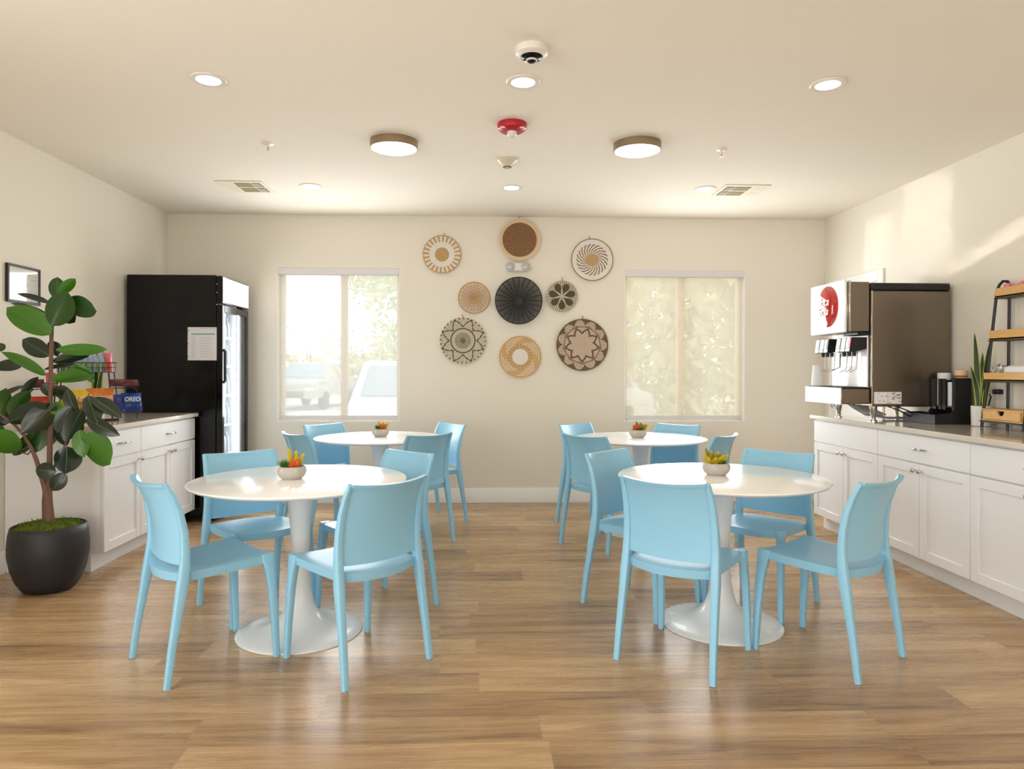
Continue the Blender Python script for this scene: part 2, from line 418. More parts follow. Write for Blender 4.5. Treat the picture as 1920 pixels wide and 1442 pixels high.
# windows
def window(i, x0, x1, mull, jl, jr, shade):
    z0, z1 = WZ
    y = YB+.1
    fw = .035
    f = MB()
    f.box((x0+jl/2, y, (z0+z1)/2), (jl, .06, z1-z0), .004).box((x1-jr/2, y, (z0+z1)/2), (jr, .06, z1-z0), .004)
    f.box(((x0+x1)/2, y, z0+fw/2), (x1-x0-jl-jr, .06, fw), .004).box(((x0+x1)/2, y, z1-fw/2), (x1-x0-jl-jr, .06, fw), .004)
    f.box((mull, y-.004, (z0+z1)/2), (.062, .056, z1-z0-2*fw), .006)
    wo = struct(f.obj('window_%d' % i, M['vinyl']))
    for a, b in ((x0+jl, mull-.031), (mull+.031, x1-jr)):
        MB().box(((a+b)/2, y+.005, (z0+z1)/2), (b-a, .004, z1-z0-2*fw)).obj('window_pane', M['glass'], wo)
    for nm, cx_, cz_, dx_, dz_ in (('window_jamb', x0+.003, (z0+z1)/2, .006, z1-z0), ('window_jamb', x1-.003, (z0+z1)/2, .006, z1-z0), ('window_head', (x0+x1)/2, z1-.003, x1-x0-.012, .006)):
        MB().box((cx_, YB+.069, cz_), (dx_, .14, dz_), .001).obj(nm, M['bwhite'], wo)
    MB().box(((x0+x1)/2, YB+.07, z0+.004), (x1-x0-.012, .139, .008), .002).obj('window_sill', M['bwhite'], wo)
    return wo
window(1, WX[0][0], WX[0][1], -1.385+.04, .05, .035, 0)
window(2, WX[1][0], WX[1][1], 1.93, .03, .05, 1)
def shade(x0, x1, m, label):
    t = thing('roller_shade', label, 'blind', ((x0+x1)/2, YB+.02, WZ[1]))
    wd = x1-x0
    MB().box((0, .01, -.034), (wd-.006, .075, .066), .004).obj('valance', M['valance'], t)
    MB().grid(lambda u, v: ((u-.5)*(wd-.045), .02, -.06-v*1.365), 8, 8).obj('shade_fabric', m, t, fixn=False)
    MB().box((0, .02, -1.43), (wd-.045, .014, .03), .005).obj('bottom_rail', M['valance'], t)
    return t
shade(WX[0][0], WX[0][1], M['shadeL'], 'sheer white roller shade lowered over the left window with pale sky')
shade(WX[1][0], WX[1][1], M['shadeR'], 'cream roller shade lowered over the right window with tree shadows')

# ------------------------------------------------------------------ ceiling fixtures
def downlight(x, y, label):
    t = thing('recessed_downlight', label, 'ceiling light', (x, y, ZC), 0, 'recessed downlights in the ceiling')
    MB().lathe([(.061, -.001), (.061, -.006), (.083, -.008), (.089, -.004), (.09, 0)], 40, cap=False).obj('trim_ring', M['device'], t)
    MB().lathe([(0, -.003), (.061, -.003)], 40, cap=False).obj('diffuser', M['lamp'], t, fixn=False)
    return t
for x, y, l in ((-1.403, 3.58, 'round white recessed downlight nearest the left wall in the front row'),
                (.2, 3.543, 'round white recessed downlight between the round camera and the red strobe'),
                (1.771, 3.512, 'round white recessed downlight nearest the right wall in the front row'),
                (-1.389, 5.619, 'round white recessed downlight beside the left air vent'),
                (.223, 5.597, 'round white recessed downlight above the top wall basket'),
                (1.794, 5.561, 'round white recessed downlight beside the right air vent')):
    downlight(x, y, l)
def flush(x, y, label):
    t = thing('flush_mount_light', label, 'ceiling light', (x, y, ZC), 0, 'flush mount lights')
    MB().lathe([(.0, 0), (.153, 0), (.153, -.046), (.147, -.05), (.145, -.046), (.145, -.01), (0, -.01)], 48, cap=False).obj('metal_band', M['nickel'], t)
    MB().lathe([(.1449, -.03), (.1449, -.048), (.13, -.054), (0, -.056)], 48, cap=False).obj('diffuser', M['lampf'], t)
flush(-.581, 4.50, 'round drum ceiling light with brushed metal band, left of the red strobe')
flush(.998, 4.48, 'round drum ceiling light with brushed metal band, right of the red strobe')
def sprinkler(x, y, label):
    t = thing('fire_sprinkler', label, 'sprinkler', (x, y, ZC), 0, 'fire sprinklers')
    MB().lathe([(.038, 0), (.038, -.003), (.028, -.008), (.014, -.01), (.0, -.01)], 24, cap=False).obj('escutcheon', M['device'], t)
    b = MB().lathe([(.009, -.01), (.009, -.022), (.0, -.022)], 12, cap=False)
    b.sweep([(-.009, 0, -.02), (-.011, 0, -.034), (-.002, 0, -.048)], .002).sweep([(.009, 0, -.02), (.011, 0, -.034), (.002, 0, -.048)], .002)
    b.obj('sprinkler_head', M['device'], t)
    MB().sweep([(0, 0, -.022), (0, 0, -.046)], .0025).obj('bulb', M['redp'], t)
    MB().lathe([(0, -.048), (.013, -.048), (.013, -.05), (0, -.05)], 16, cap=False).obj('deflector', M['device'], t)
sprinkler(-1.412, 4.585, 'small pale ceiling sprinkler above the left air vent')
sprinkler(1.586, 4.575, 'small pale ceiling sprinkler above the right air vent')
# dome camera
t = thing('dome_camera', 'round white ceiling camera with black lens band, nearest the viewer', 'security camera', (.218, 3.172, ZC))
MB().lathe([(.075, 0), (.078, -.012), (.074, -.03), (.05, -.043), (.0, -.043)], 40, cap=False).obj('housing', M['device'], t)
MB().lathe([(.052, -.042), (.044, -.05), (.026, -.054)], 40, cap=False).obj('dark_window', M['black'], t)
MB().lathe([(.026, -.053), (.026, -.06), (.021, -.061), (.021, -.054)], 32, cap=False).obj('lens_ring', M['device'], t)
MB().lathe([(.021, -.057), (.015, -.066), (.0, -.07)], 24, cap=False).obj('lens', M['black'], t)
t = thing('fire_strobe', 'round red fire alarm strobe on the ceiling', 'fire alarm', (.168, 4.151, ZC))
MB().lathe([(.088, 0), (.09, -.012), (.085, -.034), (.066, -.048), (.0, -.05)], 40, cap=False).obj('housing', M['redp'], t)
MB().lathe([(.03, -.048), (.03, -.068), (.02, -.078), (.0, -.08)], 24, cap=False).obj('strobe_lens', M['clear'], t)
MB().box((-.055, -.055, -.04), (.03, .012, .008), .002).box((.055, -.055, -.04), (.03, .012, .008), .002).obj('flash_tabs', M['clear'], t)
t = thing('smoke_detector', 'beige cone shaped smoke detector between red strobe and back downlight', 'smoke detector', (.164, 4.867, ZC))
MB().lathe([(.075, 0), (.075, -.008), (.062, -.02), (.03, -.05), (.012, -.054), (0, -.056)], 36, cap=False).obj('housing', M['beigedev'], t)
MB().lathe([(.0315, -.046), (.0295, -.052), (.022, -.054)], 24, cap=False).obj('dark_slot', M['blackm'], t)
def vent(x, y, mir, label):
    t = thing('air_vent', label, 'air vent', (x, y, ZC), 0, 'square ceiling vents')
    W, D = .365, .35
    MB().box((0, 0, -.004), (W, D, .008), .002).obj('face_plate', M['vent'], t)
    s = -1 if mir else 1
    # three columns x two rows of fields: blank, olive, louvred
    for r in (-1, 1):
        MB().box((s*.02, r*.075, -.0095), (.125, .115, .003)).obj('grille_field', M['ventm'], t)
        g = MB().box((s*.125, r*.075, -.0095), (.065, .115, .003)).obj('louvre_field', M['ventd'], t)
        lv = MB()
        for k in range(6): lv.box((s*(.1+.01*k), r*.075, -.0125), (.003, .115, .003))
        lv.obj('louvres', M['vent'], g)
        bl = MB()
        for k in range(4): bl.box((s*(-.15+.022*k), r*.075, -.0095), (.006, .1, .003))
        bl.obj('blank_slats', M['vent'], t)
    return t
vent(-1.925, 5.66, False, 'square white ceiling air vent on the left side')
vent(2.1, 5.6, True, 'square white ceiling air vent on the right side')

# ------------------------------------------------------------------ tables
def round_table(x, y, label):
    t = thing('tulip_table', label, 'table', (x, y, 0), 0, 'round pedestal tables')
    R = .5125
    MB().lathe([(0, .719), (R-.03, .719), (R-.006, .727), (R, .734), (R-.002, .7385), (R-.006, .74), (0, .74)], 96, cap=False).obj('tabletop', M['white'], t, sharp=50)
    prof = [(0, .7185), (.078, .7185), (.074, .70), (.066, .66), (.057, .60), (.050, .53), (.0455, .46), (.043, .39), (.0425, .33), (.045, .26), (.052, .2),
            (.063, .145), (.081, .1), (.106, .066), (.14, .041), (.19, .025), (.25, .014), (.288, .009), (.298, .005), (.298, 0.0005), (0, 0.0005)]
    MB().lathe(prof, 64, cap=False).obj('pedestal', M['pedestal'], t, sharp=60)
    return t
TAB = {'FL': (-.89, 3.412), 'FR': (1.198, 3.451), 'BL': (-.82, 5.537), 'BR': (1.246, 5.453)}
TN = {'FL': 'front left', 'FR': 'front right', 'BL': 'back left', 'BR': 'back right'}
for k, (x, y) in TAB.items():
    round_table(x, y, 'round white pedestal table at the %s of the room with small succulent bowl' % TN[k])

# ------------------------------------------------------------------ chairs
def make_chair():
    t = thing('dining_chair', '', 'chair', (0, 0, 0), 0, 'light blue plastic chairs')
    PP = [(-.105, 0), (-.085, .15), (-.061, .29), (-.044, .39), (-.033, .47), (-.03, .53), (-.034, .61), (-.05, .69), (-.076, .76), (-.104, .811)]
    def py(z):
        for (y0, z0), (y1, z1) in zip(PP, PP[1:]):
            if z <= z1: return y0+(y1-y0)*(z-z0)/(z1-z0)
        return PP[-1][0]
    HX = lambda z: .216-.013*min(1, z/.45)-.011*max(0, (z-.45)/.36)
    # backrest panel
    def bow(z): return .020+.028*max(0, (z-.47)/.34)
    zb = lambda x: .474-.008*(1-x*x)
    zt = lambda x: .811-.010*(1-x*x)
    def pan(off):
        def f(u, v):
            x = 2*u-1; z = zb(x)+(zt(x)-zb(x))*v
            return (x*(HX(z)-.012), py(z)-bow(z)*(1-x*x)+off, z)
        return f
    p = MB().slab(pan(.008), pan(-.006), 14, 12)
    # lip along the top
    def lip(off, h):
        def f(u, v):
            x = 2*u-1; z = zt(x)-.012+.014*v
            return (x*(HX(z)-.004), py(z)-bow(z)*(1-x*x)+off, z)
        return f
    p.slab(lip(.0105, 0), lip(-.0145, 0), 14, 1)
    p.obj('backrest', M['chair'], t, sharp=50)
    # seat
    def st(off, inset=0.):
        def f(u, v):
            x = 2*u-1
            yr = -.034-.052*(1-x*x)+inset; yf = .347+.006*(1-x*x)-inset
            y = yr+(yf-yr)*v
            hw = (.192+.016*v)-inset
            z = .447+.016*v*v-.013*(1-x*x)*(.35+.65*v)
            return (x*hw, y, z+off)
        return f
    def top(u, v):
        a = st(0)(u, v); e = min(u, 1-u, v, 1-v)
        return (a[0], a[1], a[2]-(.005 if e < .001 else 0))
    MB().slab(top, st(-.042, .006), 16, 14).obj('seat', M['chair'], t, sharp=45)
    for s in (-1, 1):
        pts = [(s*(HX(z)), y, z) for (y, z) in PP]
        sec = [(.013, .0125), (.0145, .014), (.0165, .017), (.0185, .0215), (.0175, .0195), (.0165, .0165), (.0155, .015), (.0145, .013), (.0125, .011), (.0095, .009)]
        MB().sweep(pts, [(a, b) for a, b in sec], up=(1, 0, 0), sq=1).obj('leg', M['chair'], t, sharp=50)
    for s in (-1, 1):
        pts = [(s*.213, .3575, 0), (s*.209, .351, .15), (s*.2035, .341, .3), (s*.200, .334, .37), (s*.198, .328, .41), (s*.196, .322, .44), (s*.1955, .3215, .459)]
        sec = [(.0125, .0125), (.0145, .015), (.0165, .0185), (.0165, .0215), (.017, .0255), (.018, .031), (.016, .029)]
        MB().sweep(pts, sec, up=(1, 0, 0), sq=1).obj('leg', M['chair'], t, sharp=50)
    return t
CH = [('FL', -1.322, 3.024, 47.3, 'near left'), ('FL', -.463, 2.987, -44.4, 'near right'), ('FL', -1.297, 3.853, 139.6, 'far left'), ('FL', -.482, 3.84, -137.3, 'far right'),
      ('FR', .823, 2.977, 38.6, 'near left'), ('FR', 1.634, 2.976, -37., 'near right'), ('FR', .777, 3.858, 135.8, 'far left'), ('FR', 1.615, 3.839, -133.3, 'far right'),
      ('BL', -1.293, 5.159, 49.4, 'near left'), ('BL', -.45, 5.078, -41.2, 'near right'), ('BL', -1.28, 5.861, 130.7, 'far left'), ('BL', -.351, 5.926, -126.1, 'far right'),
      ('BR', .792, 4.969, 48.1, 'near left'), ('BR', 1.666, 4.991, -48.9, 'near right'), ('BR', .852, 5.851, 138.9, 'far left'), ('BR', 1.598, 5.804, -138.8, 'far right')]
proto = make_chair(); used = False
for tb, x, y, h, pos in CH:
    lab = 'light blue plastic chair on the %s side of the %s round table' % (pos, TN[tb])
    if not used: proto.location = (x, y, 0); proto.rotation_euler = (0, 0, -radians(h)); proto['label'] = lab; used = True
    else: dup(proto, (x, y, 0), -radians(h), lab)

# ------------------------------------------------------------------ succulent bowls
def spiky(cx, cy, z, n, L, wd, spread, seed):
    r = random.Random(seed); b = MB()
    for k in range(n):
        a = r.uniform(0, 2*pi); e = r.uniform(.25, 1.)
        dx, dy, dz = cos(a)*spread*e, sin(a)*spread*e, sqrt(max(.05, 1-(spread*e)**2))
        l = L*r.uniform(.7, 1.05)
        p0 = Vector((cx, cy, z)); p1 = p0+Vector((dx, dy, dz))*l*.5; p2 = p0+Vector((dx*1.1, dy*1.1, dz*.95))*l
        b.sweep([p0, p1, p2], [wd*.6, wd, wd*.15])
    return b
def sprig(b, p0, p1, ll, lw, n, seed, up=.6):
    r = random.Random(seed); p0 = Vector(p0); p1 = Vector(p1); ax = (p1-p0).normalized()
    u = ax.orthogonal().normalized(); w_ = ax.cross(u)
    b.sweep([p0, p1], .0018)
    for k in range(n):
        f = .12+.88*k/(n-1); o = p0+(p1-p0)*f; a = 2.4*k
        d = (u*cos(a)+w_*sin(a))*(1-.75*f*f)+ax*(up+.7*f*f); d.normalize()
        l = ll*(1.1-.35*f)*r.uniform(.85, 1.15)
        b.sweep([o, o+d*l*.55, o+d*l+ax*l*.15], [lw*.6, lw, lw*.12])
def planter(x, y, label, kinds, seed, rz=0.):
    t = thing('succulent_bowl', label, 'potted plant', (x, y, .7402), rz, 'succulent bowls on the tables')
    MB().lathe([(0, 0), (.046, 0), (.056, .008), (.066, .024), (.069, .040), (.066, .054), (.06, .061), (.056, .0605), (.056, .053), (0, .053)], 40, cap=False).obj('bowl', M['conc'], t)
    g = MB()
    for k in range(6):
        a0 = 2*pi*k/6
        for d0, d1 in ((0, -.32), (0, 0), (0, .32)):
            g.sweep([(.0665*cos(a0+d0), .0665*sin(a0+d0), .053), (.0697*cos(a0+(d0+d1)/2), .0697*sin(a0+(d0+d1)/2), .038), (.0585*cos(a0+d1), .0585*sin(a0+d1), .0115)], .0011)
    g.obj('carved_lines', M['concl'], t)
    MB().lathe([(.0555, .053), (.04, .056), (0, .058)], 24, cap=False).obj('soil', M['soil'], t)
    for i, (k, px, py, h) in enumerate(kinds):
        if k == 'spike': spiky(px, py, .052, 46, h, .0022, .85, seed+i).obj('succulent', M['sgreen'], t)
        else:
            b = MB()
            if k in ('yellow', 'olive'):
                for q, (ox, oy, hh) in enumerate(((-.022, .004, 1.), (.004, .01, .8), (.034, -.002, .68), (.012, -.012, .6), (-.012, -.01, .62))):
                    sprig(b, (px+ox*.25, py+oy*.4, .054), (px+ox*1.25, py+oy*1.3, .056+h*hh*.88), .0205, .0046, 26, seed+q)
            else:
                for q, (ox, oy, hh) in enumerate(((-.014, -.006, .8), (.014, -.008, .8), (.002, .008, .9), (.0, -.014, .6))):
                    sprig(b, (px+ox*.3, py+oy*.3, .052), (px+ox, py+oy, .054+h*hh*.7), .024, .0042, 13, seed+q, .8)
            b.obj('succulent', {'yellow': M['syel'], 'olive': M['solv'], 'orange': M['sora']}[k], t)
    return t
planter(-.933, 3.415, 'concrete succulent bowl with green spikes, tall yellow and red orange sprigs, front left table',
        [('spike', -.034, -.006, .05), ('yellow', .008, .012, .088), ('orange', .02, -.022, .04)], 3)
planter(1.19, 3.50, 'concrete succulent bowl with orange tipped yellow buds, front right table',
        [('olive', -.02, 0, .072), ('yellow', .012, .008, .06), ('spike', .032, -.01, .028), ('yellow', -.03, -.01, .045)], 12)
planter(-.822, 5.575, 'concrete succulent bowl with green and orange sprigs, back left table',
        [('spike', -.02, -.006, .05), ('orange', .02, -.008, .055), ('yellow', .01, .012, .06)], 21)
planter(1.226, 5.46, 'concrete succulent bowl with orange sprig left of yellow sprigs, back right table',
        [('orange', -.02, -.008, .055), ('olive', .018, .0, .065), ('yellow', .03, .01, .055)], 30)

# ------------------------------------------------------------------ cabinets
def door_panel(w_, h_):
    b = MB(); r = .058
    b.box((-w_/2+r/2, 0, 0), (r, .02, h_), .0015).box((w_/2-r/2, 0, 0), (r, .02, h_), .0015)
    b.box((0, 0, h_/2-r/2), (w_-2*r, .02, r), .0015).box((0, 0, -h_/2+r/2), (w_-2*r, .02, r), .0015)
    b.box((0, .004, 0), (w_-2*r+.004, .01, h_-2*r+.004))
    return b
def knob():
    return MB().lathe([(.008, 0), (.0055, .007), (.0055, .014), (.0125, .02), (.0145, .027), (.01, .033), (0, .035)], 18, axis='Y', cap=False)
def pull():
    b = MB(); n = 10
    b.sweep([(-.07+.14*i/n, -.006-.022*sin(pi*i/n)**.6, 0) for i in range(n+1)], [(.0058, .004)]*(n+1))
    b.box((-.068, -.003, 0), (.012, .006, .012), .002).box((.068, -.003, 0), (.012, .006, .012), .002)
    return b
def cabinet(label, face_x, yc, width, rz, doors, pull_on, knobs, group, depth, toe, z_top=.882):
    t = thing('base_cabinet', label, 'cabinet', (face_x, yc, 0), rz, group)
    dp = depth
    b = MB()
    # carcass behind 20 mm fronts
    b.box((0, .021+(dp-.022)/2, (.115+z_top)/2), (width-.001, dp-.022, z_top-.115))
    b.box((0, (toe+dp)/2, .0575), (width-.001, dp-toe-.002, .115))
    b.obj('carcass', M['cab'], t)
    n = len(doors); wd = width/n
    dr = MB().box((0, .0095, .7875), (width-.004, .019, .167), .002).obj('drawer', M['cab'], t)
    if pull_on: pull().obj('pull', M['chrome'], dr, loc=(0, 0, .7875))
    for i, kx in enumerate(doors):
        cx = -width/2+wd*(i+.5)
        do = door_panel(wd-.004, .578).obj('door', M['cab'], t, loc=(cx, .01, .406))
        if kx is not None: knob().obj('knob', M['chrome'], do, loc=(kx*(wd/2-.03), -.01, .2485))
    return t
RG = 'white base cabinets along the right wall'; LG = 'white base cabinets along the left wall'
dR = XR-2.69-.002; dL = -2.38-XL-.002
cabinet('white two door base cabinet under the drink dispenser, drawer front without a pull', 2.69, 5.093, .911, -pi/2, (1, -1), False, True, RG, dR, .08)
cabinet('white two door base cabinet with one centred drawer pull, under the black cup organizer', 2.69, 4.187, .899, -pi/2, (1, -1), True, True, RG, dR, .08)
cabinet('white two door base cabinet cut off by the right edge, under the bamboo rack', 2.69, 3.28, .914, -pi/2, (1, -1), True, True, RG, dR, .08)
cabinet('narrow one door white base cabinet behind the potted rubber plant', -2.38, 4.674, .468, pi/2, (1,), True, True, LG, dL, .08)
cabinet('wide two door white base cabinet beside the black refrigerator', -2.38, 5.359, .9, pi/2, (1, -1), True, True, LG, dL, .08)
MB().box(((2.66+XR-.001)/2, (5.56+2.8)/2, .899), (XR-.001-2.66, 5.56-2.8, .032), .003).obj('worktop', M['quartz'])
tag(bpy.data.objects['worktop'], 'long beige quartz worktop on the right wall under drink dispenser', 'worktop')
o = MB().box(((XL+.001-2.355)/2, (4.422+5.818)/2, .899), (-2.355-XL-.001, 5.818-4.422, .032), .003).obj('worktop', M['quartz'])
tag(o, 'short grey beige quartz worktop on the left wall holding the snack rack', 'worktop')

# ------------------------------------------------------------------ refrigerator
fx0, fx1, fy0, fy1, fzt = XL+.03, -2.176, 5.86, 6.5, 2.06
t = thing('display_refrigerator', 'tall black glass door refrigerator with lit white sign panel', 'refrigerator', ((fx0+fx1)/2, (fy0+fy1)/2, 0))
cx, cy = (fx0+fx1)/2, (fy0+fy1)/2
L_ = lambda x, y, z: (x-cx, y-cy, z)
bx1 = fx1-.055          # body front (behind door)
b = MB()
b.box(L_((fx0+bx1)/2, fy0+.02, .05+(fzt-.05)/2), (bx1-fx0, .04, fzt-.05), .004)
b.box(L_((fx0+bx1)/2, fy1-.02, .05+(fzt-.05)/2), (bx1-fx0, .04, fzt-.05), .004)
b.box(L_(fx0+.02, cy, .05+(fzt-.05)/2), (.04, fy1-fy0-.08, fzt-.05))
b.box(L_((fx0+bx1)/2, cy, fzt-.12), (bx1-fx0, fy1-fy0-.08, .235))
b.box(L_((fx0+bx1)/2, cy, .17), (bx1-fx0, fy1-fy0-.08, .24))
b.obj('cabinet_body', M['black'], t)
ln = MB()
ln.box(L_((fx0+bx1)/2, fy0+.044, 1.055), (bx1-fx0-.09, .008, 1.52)).box(L_((fx0+bx1)/2, fy1-.044, 1.055), (bx1-fx0-.09, .008, 1.52)).box(L_(fx0+.05, cy, 1.055), (.008, fy1-fy0-.1, 1.52))
ln.obj('interior_liner', M['liner'], t)
sh = MB().box(L_(fx1-.0285, cy, 1.938), (.053, fy1-fy0, .232), .005).obj('sign_housing', M['black'], t)
MB().box(L_(fx1+.001, cy, 1.94), (.006, fy1-fy0-.03, .205), .002).obj('sign_panel', M['signlit'], sh)
MB().box(L_(fx1-.045, fy0-.0015, 1.985), (.008, .003, .008)).box(L_(fx1-.045, fy0-.0015, 1.915), (.008, .003, .008)).obj('screw_heads', M['chrome'], sh)
text('True', .045, M['greyp'], sh, L_(fx1+.0045, fy1-.12, 1.875), (pi/2, 0, pi/2))
df = MB(); dz0, dz1 = .30, 1.812
df.box(L_(fx1-.0265, fy0+.024, (dz0+dz1)/2), (.05, .045, dz1-dz0), .004).box(L_(fx1-.0265, fy1-.03, (dz0+dz1)/2), (.05, .056, dz1-dz0), .004)
df.box(L_(fx1-.0265, cy, dz1-.03), (.05, fy1-fy0-.1, .06), .003).box(L_(fx1-.0265, cy, dz0+.03), (.05, fy1-fy0-.1, .06), .003)
do = df.obj('door', M['black'], t)
MB().box(L_(fx1-.012, cy, (dz0+dz1)/2), (.006, fy1-fy0-.1, dz1-dz0-.12)).obj('glass_pane', M['glass'], do)
MB().sweep([L_(fx1, fy0+.018, 1.44), L_(fx1+.014, fy0+.018, 1.42), L_(fx1+.015, fy0+.018, 1.18), L_(fx1, fy0+.018, 1.16)], (.012, .009)).obj('handle', M['blackm'], do)
MB().box(L_(fx1-.03, cy, .18), (.05, fy1-fy0-.01, .2), .004).obj('base_grille', M['blackm'], t)
for xx in (fx0+.06, fx1-.08):
    for yy in (fy0+.06, fy1-.06): MB().lathe([(.02, 0), (.02, .055)], 12, L_(xx, yy, 0)).obj('foot', M['blackm'], t)
for z in (.52, .78, 1.04, 1.3, 1.55):
    s_ = MB()
    for k in range(13): s_.box(L_((fx0+bx1)/2, fy0+.06+k*.0433, z), (bx1-fx0-.11, .004, .005))
    s_.box(L_(bx1-.058, cy, z), (.008, fy1-fy0-.1, .022)).box(L_(fx0+.062, cy, z), (.008, fy1-fy0-.1, .008))
    s_.obj('shelf', M['liner'], t)
for yy in (fy0+.058, fy1-.058):
    MB().box(L_(bx1-.02, yy, 1.055), (.016, .014, 1.46), .002).obj('light_strip', M['led'], t)
# bottles behind the glass
bp = MB().lathe([(0, 0), (.03, 0), (.031, .01), (.031, .11), (.026, .135), (.012, .16), (.012, .178), (0, .178)], 16, cap=False)
proto_b = thing('water_bottle', 'clear bottle standing on a refrigerator shelf behind the glass door', 'bottle', (0, 0, 0), 0, 'bottles inside the refrigerator')
bp.obj('bottle_body', mat('clear_bottle', (220, 232, 244), .1, var=.03, trans=.3), proto_b)
MB().lathe([(.0135, .166), (.0135, .184), (0, .184)], 14, cap=False).obj('cap', mat('bottle_cap', (210, 222, 236), .4), proto_b)
first = True
for z in (.52, .78, 1.04, 1.3, 1.55):
    for k in range(6):
        lc = (bx1-.11, fy0+.12+k*.082, z+.0035)
        if first: proto_b.location = lc; first = False
        else: dup(proto_b, lc, 0, proto_b['label'])
# paper in a plastic sleeve
t = thing('notice_sheet', 'white printed sheet in clear sleeve stuck on the black refrigerator side', 'notice', (-2.343, fy0-.0012, 1.486))
MB().box((0, 0, 0), (.238, .002, .276), .0008).obj('sleeve', M['paper'], t)
MB().box((.008, -.0016, .081), (.195, .001, .009)).obj('header_band', M['teal'], t)
MB().box((.055, -.0016, .127), (.125, .0008, .003)).obj('heading_line', M['greyp'], t)
pl = MB()
for k in range(9): pl.box((-.075+.002*(k % 3), -.0016, .05-.02*k), (.035, .0008, .003))
for k in range(8): pl.box((.03, -.0016, .045-.021*k), (.1-.008*(k % 3), .0008, .0018))
pl.obj('print', M['greyp'], t)
MB().box((-.112, -.0016, .107), (.008, .0008, .008)).box((-.112, -.0016, .0), (.008, .0008, .008)).box((-.112, -.0016, -.106), (.008, .0008, .008)).obj('punch_holes', M['darkp'], t)

# ------------------------------------------------------------------ framed picture on the left wall
t = thing('framed_picture', 'small dark framed picture with glass on the left wall', 'picture', (XL, 4.6, 1.817))
W, H = .322, .242
f = MB()
f.box((.01, -W/2+.008, 0), (.02, .016, H), .002).box((.01, W/2-.008, 0), (.02, .016, H), .002).box((.01, 0, H/2-.008), (.02, W-.032, .016), .002).box((.01, 0, -H/2+.008), (.02, W-.032, .016), .002)
f.obj('frame', M['frameblk'], t)
MB().box((.007, 0, 0), (.012, W-.03, H-.03)).obj('print', M['mirror'], t)
q = MB(); r_ = random.Random(5)
for k in range(14):
    q.box((.0136, .03+r_.uniform(0, .09), r_.uniform(-.07, .08)), (.0006, r_.uniform(.01, .03), .003))
q.obj('faint_drawing', M['ink'], t)

# ------------------------------------------------------------------ wall baskets
def S(v): return lin(v)
WHT, GLD, BRN, DRK, BEI, TAN = S((236, 230, 220)), S((206, 168, 116)), S((134, 100, 66)), S((92, 82, 58)), S((208, 198, 178)), S((228, 202, 170))
def basket(label, x, z, R, colfn, depth=.03, nr=34, na=144, rim=None, loop=None, dish=1.):
    t = thing('woven_wall_basket', label, 'wall basket', (x, YB, z), 0, 'woven baskets on the back wall')
    vs = []; fs = []; cols = []
    prof = lambda r: depth*(.35+.65*abs(r)**2.2)*dish+.006+(1-dish)*depth*.4
    vs.append((0, -prof(0), 0))
    for i in range(1, nr+1):
        r = i/nr
        for j in range(na):
            a = 2*pi*j/na
            yy = prof(r)+.0012*(1 if (i % 2) else -1)
            vs.append((R*r*sin(a), -yy, R*r*cos(a)))
    for j in range(na):
        fs.append((0, 1+j, 1+(j+1) % na)); cols.append(colfn(.5/nr, 2*pi*(j+.5)/na, 0, j))
    for i in range(1, nr):
        for j in range(na):
            k = (j+1) % na
            fs.append((1+(i-1)*na+j, 1+i*na+j, 1+i*na+k, 1+(i-1)*na+k)); cols.append(colfn((i+.5)/nr, 2*pi*(j+.5)/na, i, j))
    # side wall to the wall surface and closing back
    o = len(vs)
    for j in range(na):
        a = 2*pi*j/na; vs.append((R*.98*sin(a), -.001, R*.98*cos(a)))
    for j in range(na):
        k = (j+1) % na
        fs.append((1+(nr-1)*na+j, o+j, o+k, 1+(nr-1)*na+k)); cols.append(colfn(1., 2*pi*(j+.5)/na, nr-1, j))
    me = bpy.data.meshes.new('woven_disc'); me.from_pydata(vs, [], fs)
    ca = me.color_attributes.new('Col', 'FLOAT_COLOR', 'CORNER')
    li = 0
    for p in me.polygons:
        p.use_smooth = False
        c = cols[p.index]
        for _ in p.loop_indices: ca.data[li].color = (c[0], c[1], c[2], 1); li += 1
    me.materials.append(M['weave'])
    ob = bpy.data.objects.new('woven_disc', me); COL.objects.link(ob); ob.parent = t
    if rim:
        n = 72; yy = prof(1)
        MB().sweep([(R*sin(2*pi*k/n), -yy, R*cos(2*pi*k/n)) for k in range(n+1)], rim[0], cap=False).obj('rim', rim[1], t)
    if loop is not None:
        a = loop; MB().sweep([(R*sin(a), -.02, R*cos(a)), (R*sin(a)-.002, -.02, (R+.02)*cos(a)), (R*sin(a)-.012, -.015, (R+.03)*cos(a))], .003).obj('hanging_loop', M['twine'], t)
    return t
def stitch(c, i, j, k=.12, per=2):
    f = 1-k if (j//max(1, per)//2+i//2) % 2 else 1+k*.4
    return tuple(min(1, v*f) for v in c)
rr = random.Random(11)
def c_tl(r, a, i, j):
    if r < .38: return stitch(GLD, i, j, .3, 1)
    if r < .68: return stitch(WHT, i, j, .05)
    s = (a/(2*pi)*24) % 1
    e = .5 if r > .76 else .42
    return stitch(GLD if s < e else WHT, i, j, .15)
basket('woven wall basket with gold centre and gold white striped edge, upper left of group', -.399, 2.377, .178, c_tl, loop=.15, rim=(.0035, M['gold']))
def c_top(r, a, i, j):
    if r > .86: return TAN
    return tuple(v*rr.choice((.72, .9, 1., 1.12, 1.5)) for v in BRN)
basket('brown woven wall basket with wide pale canvas rim, highest of the group', .344, 2.522, .193, c_top, depth=.04, loop=.02, rim=(.008, M['canvas']))
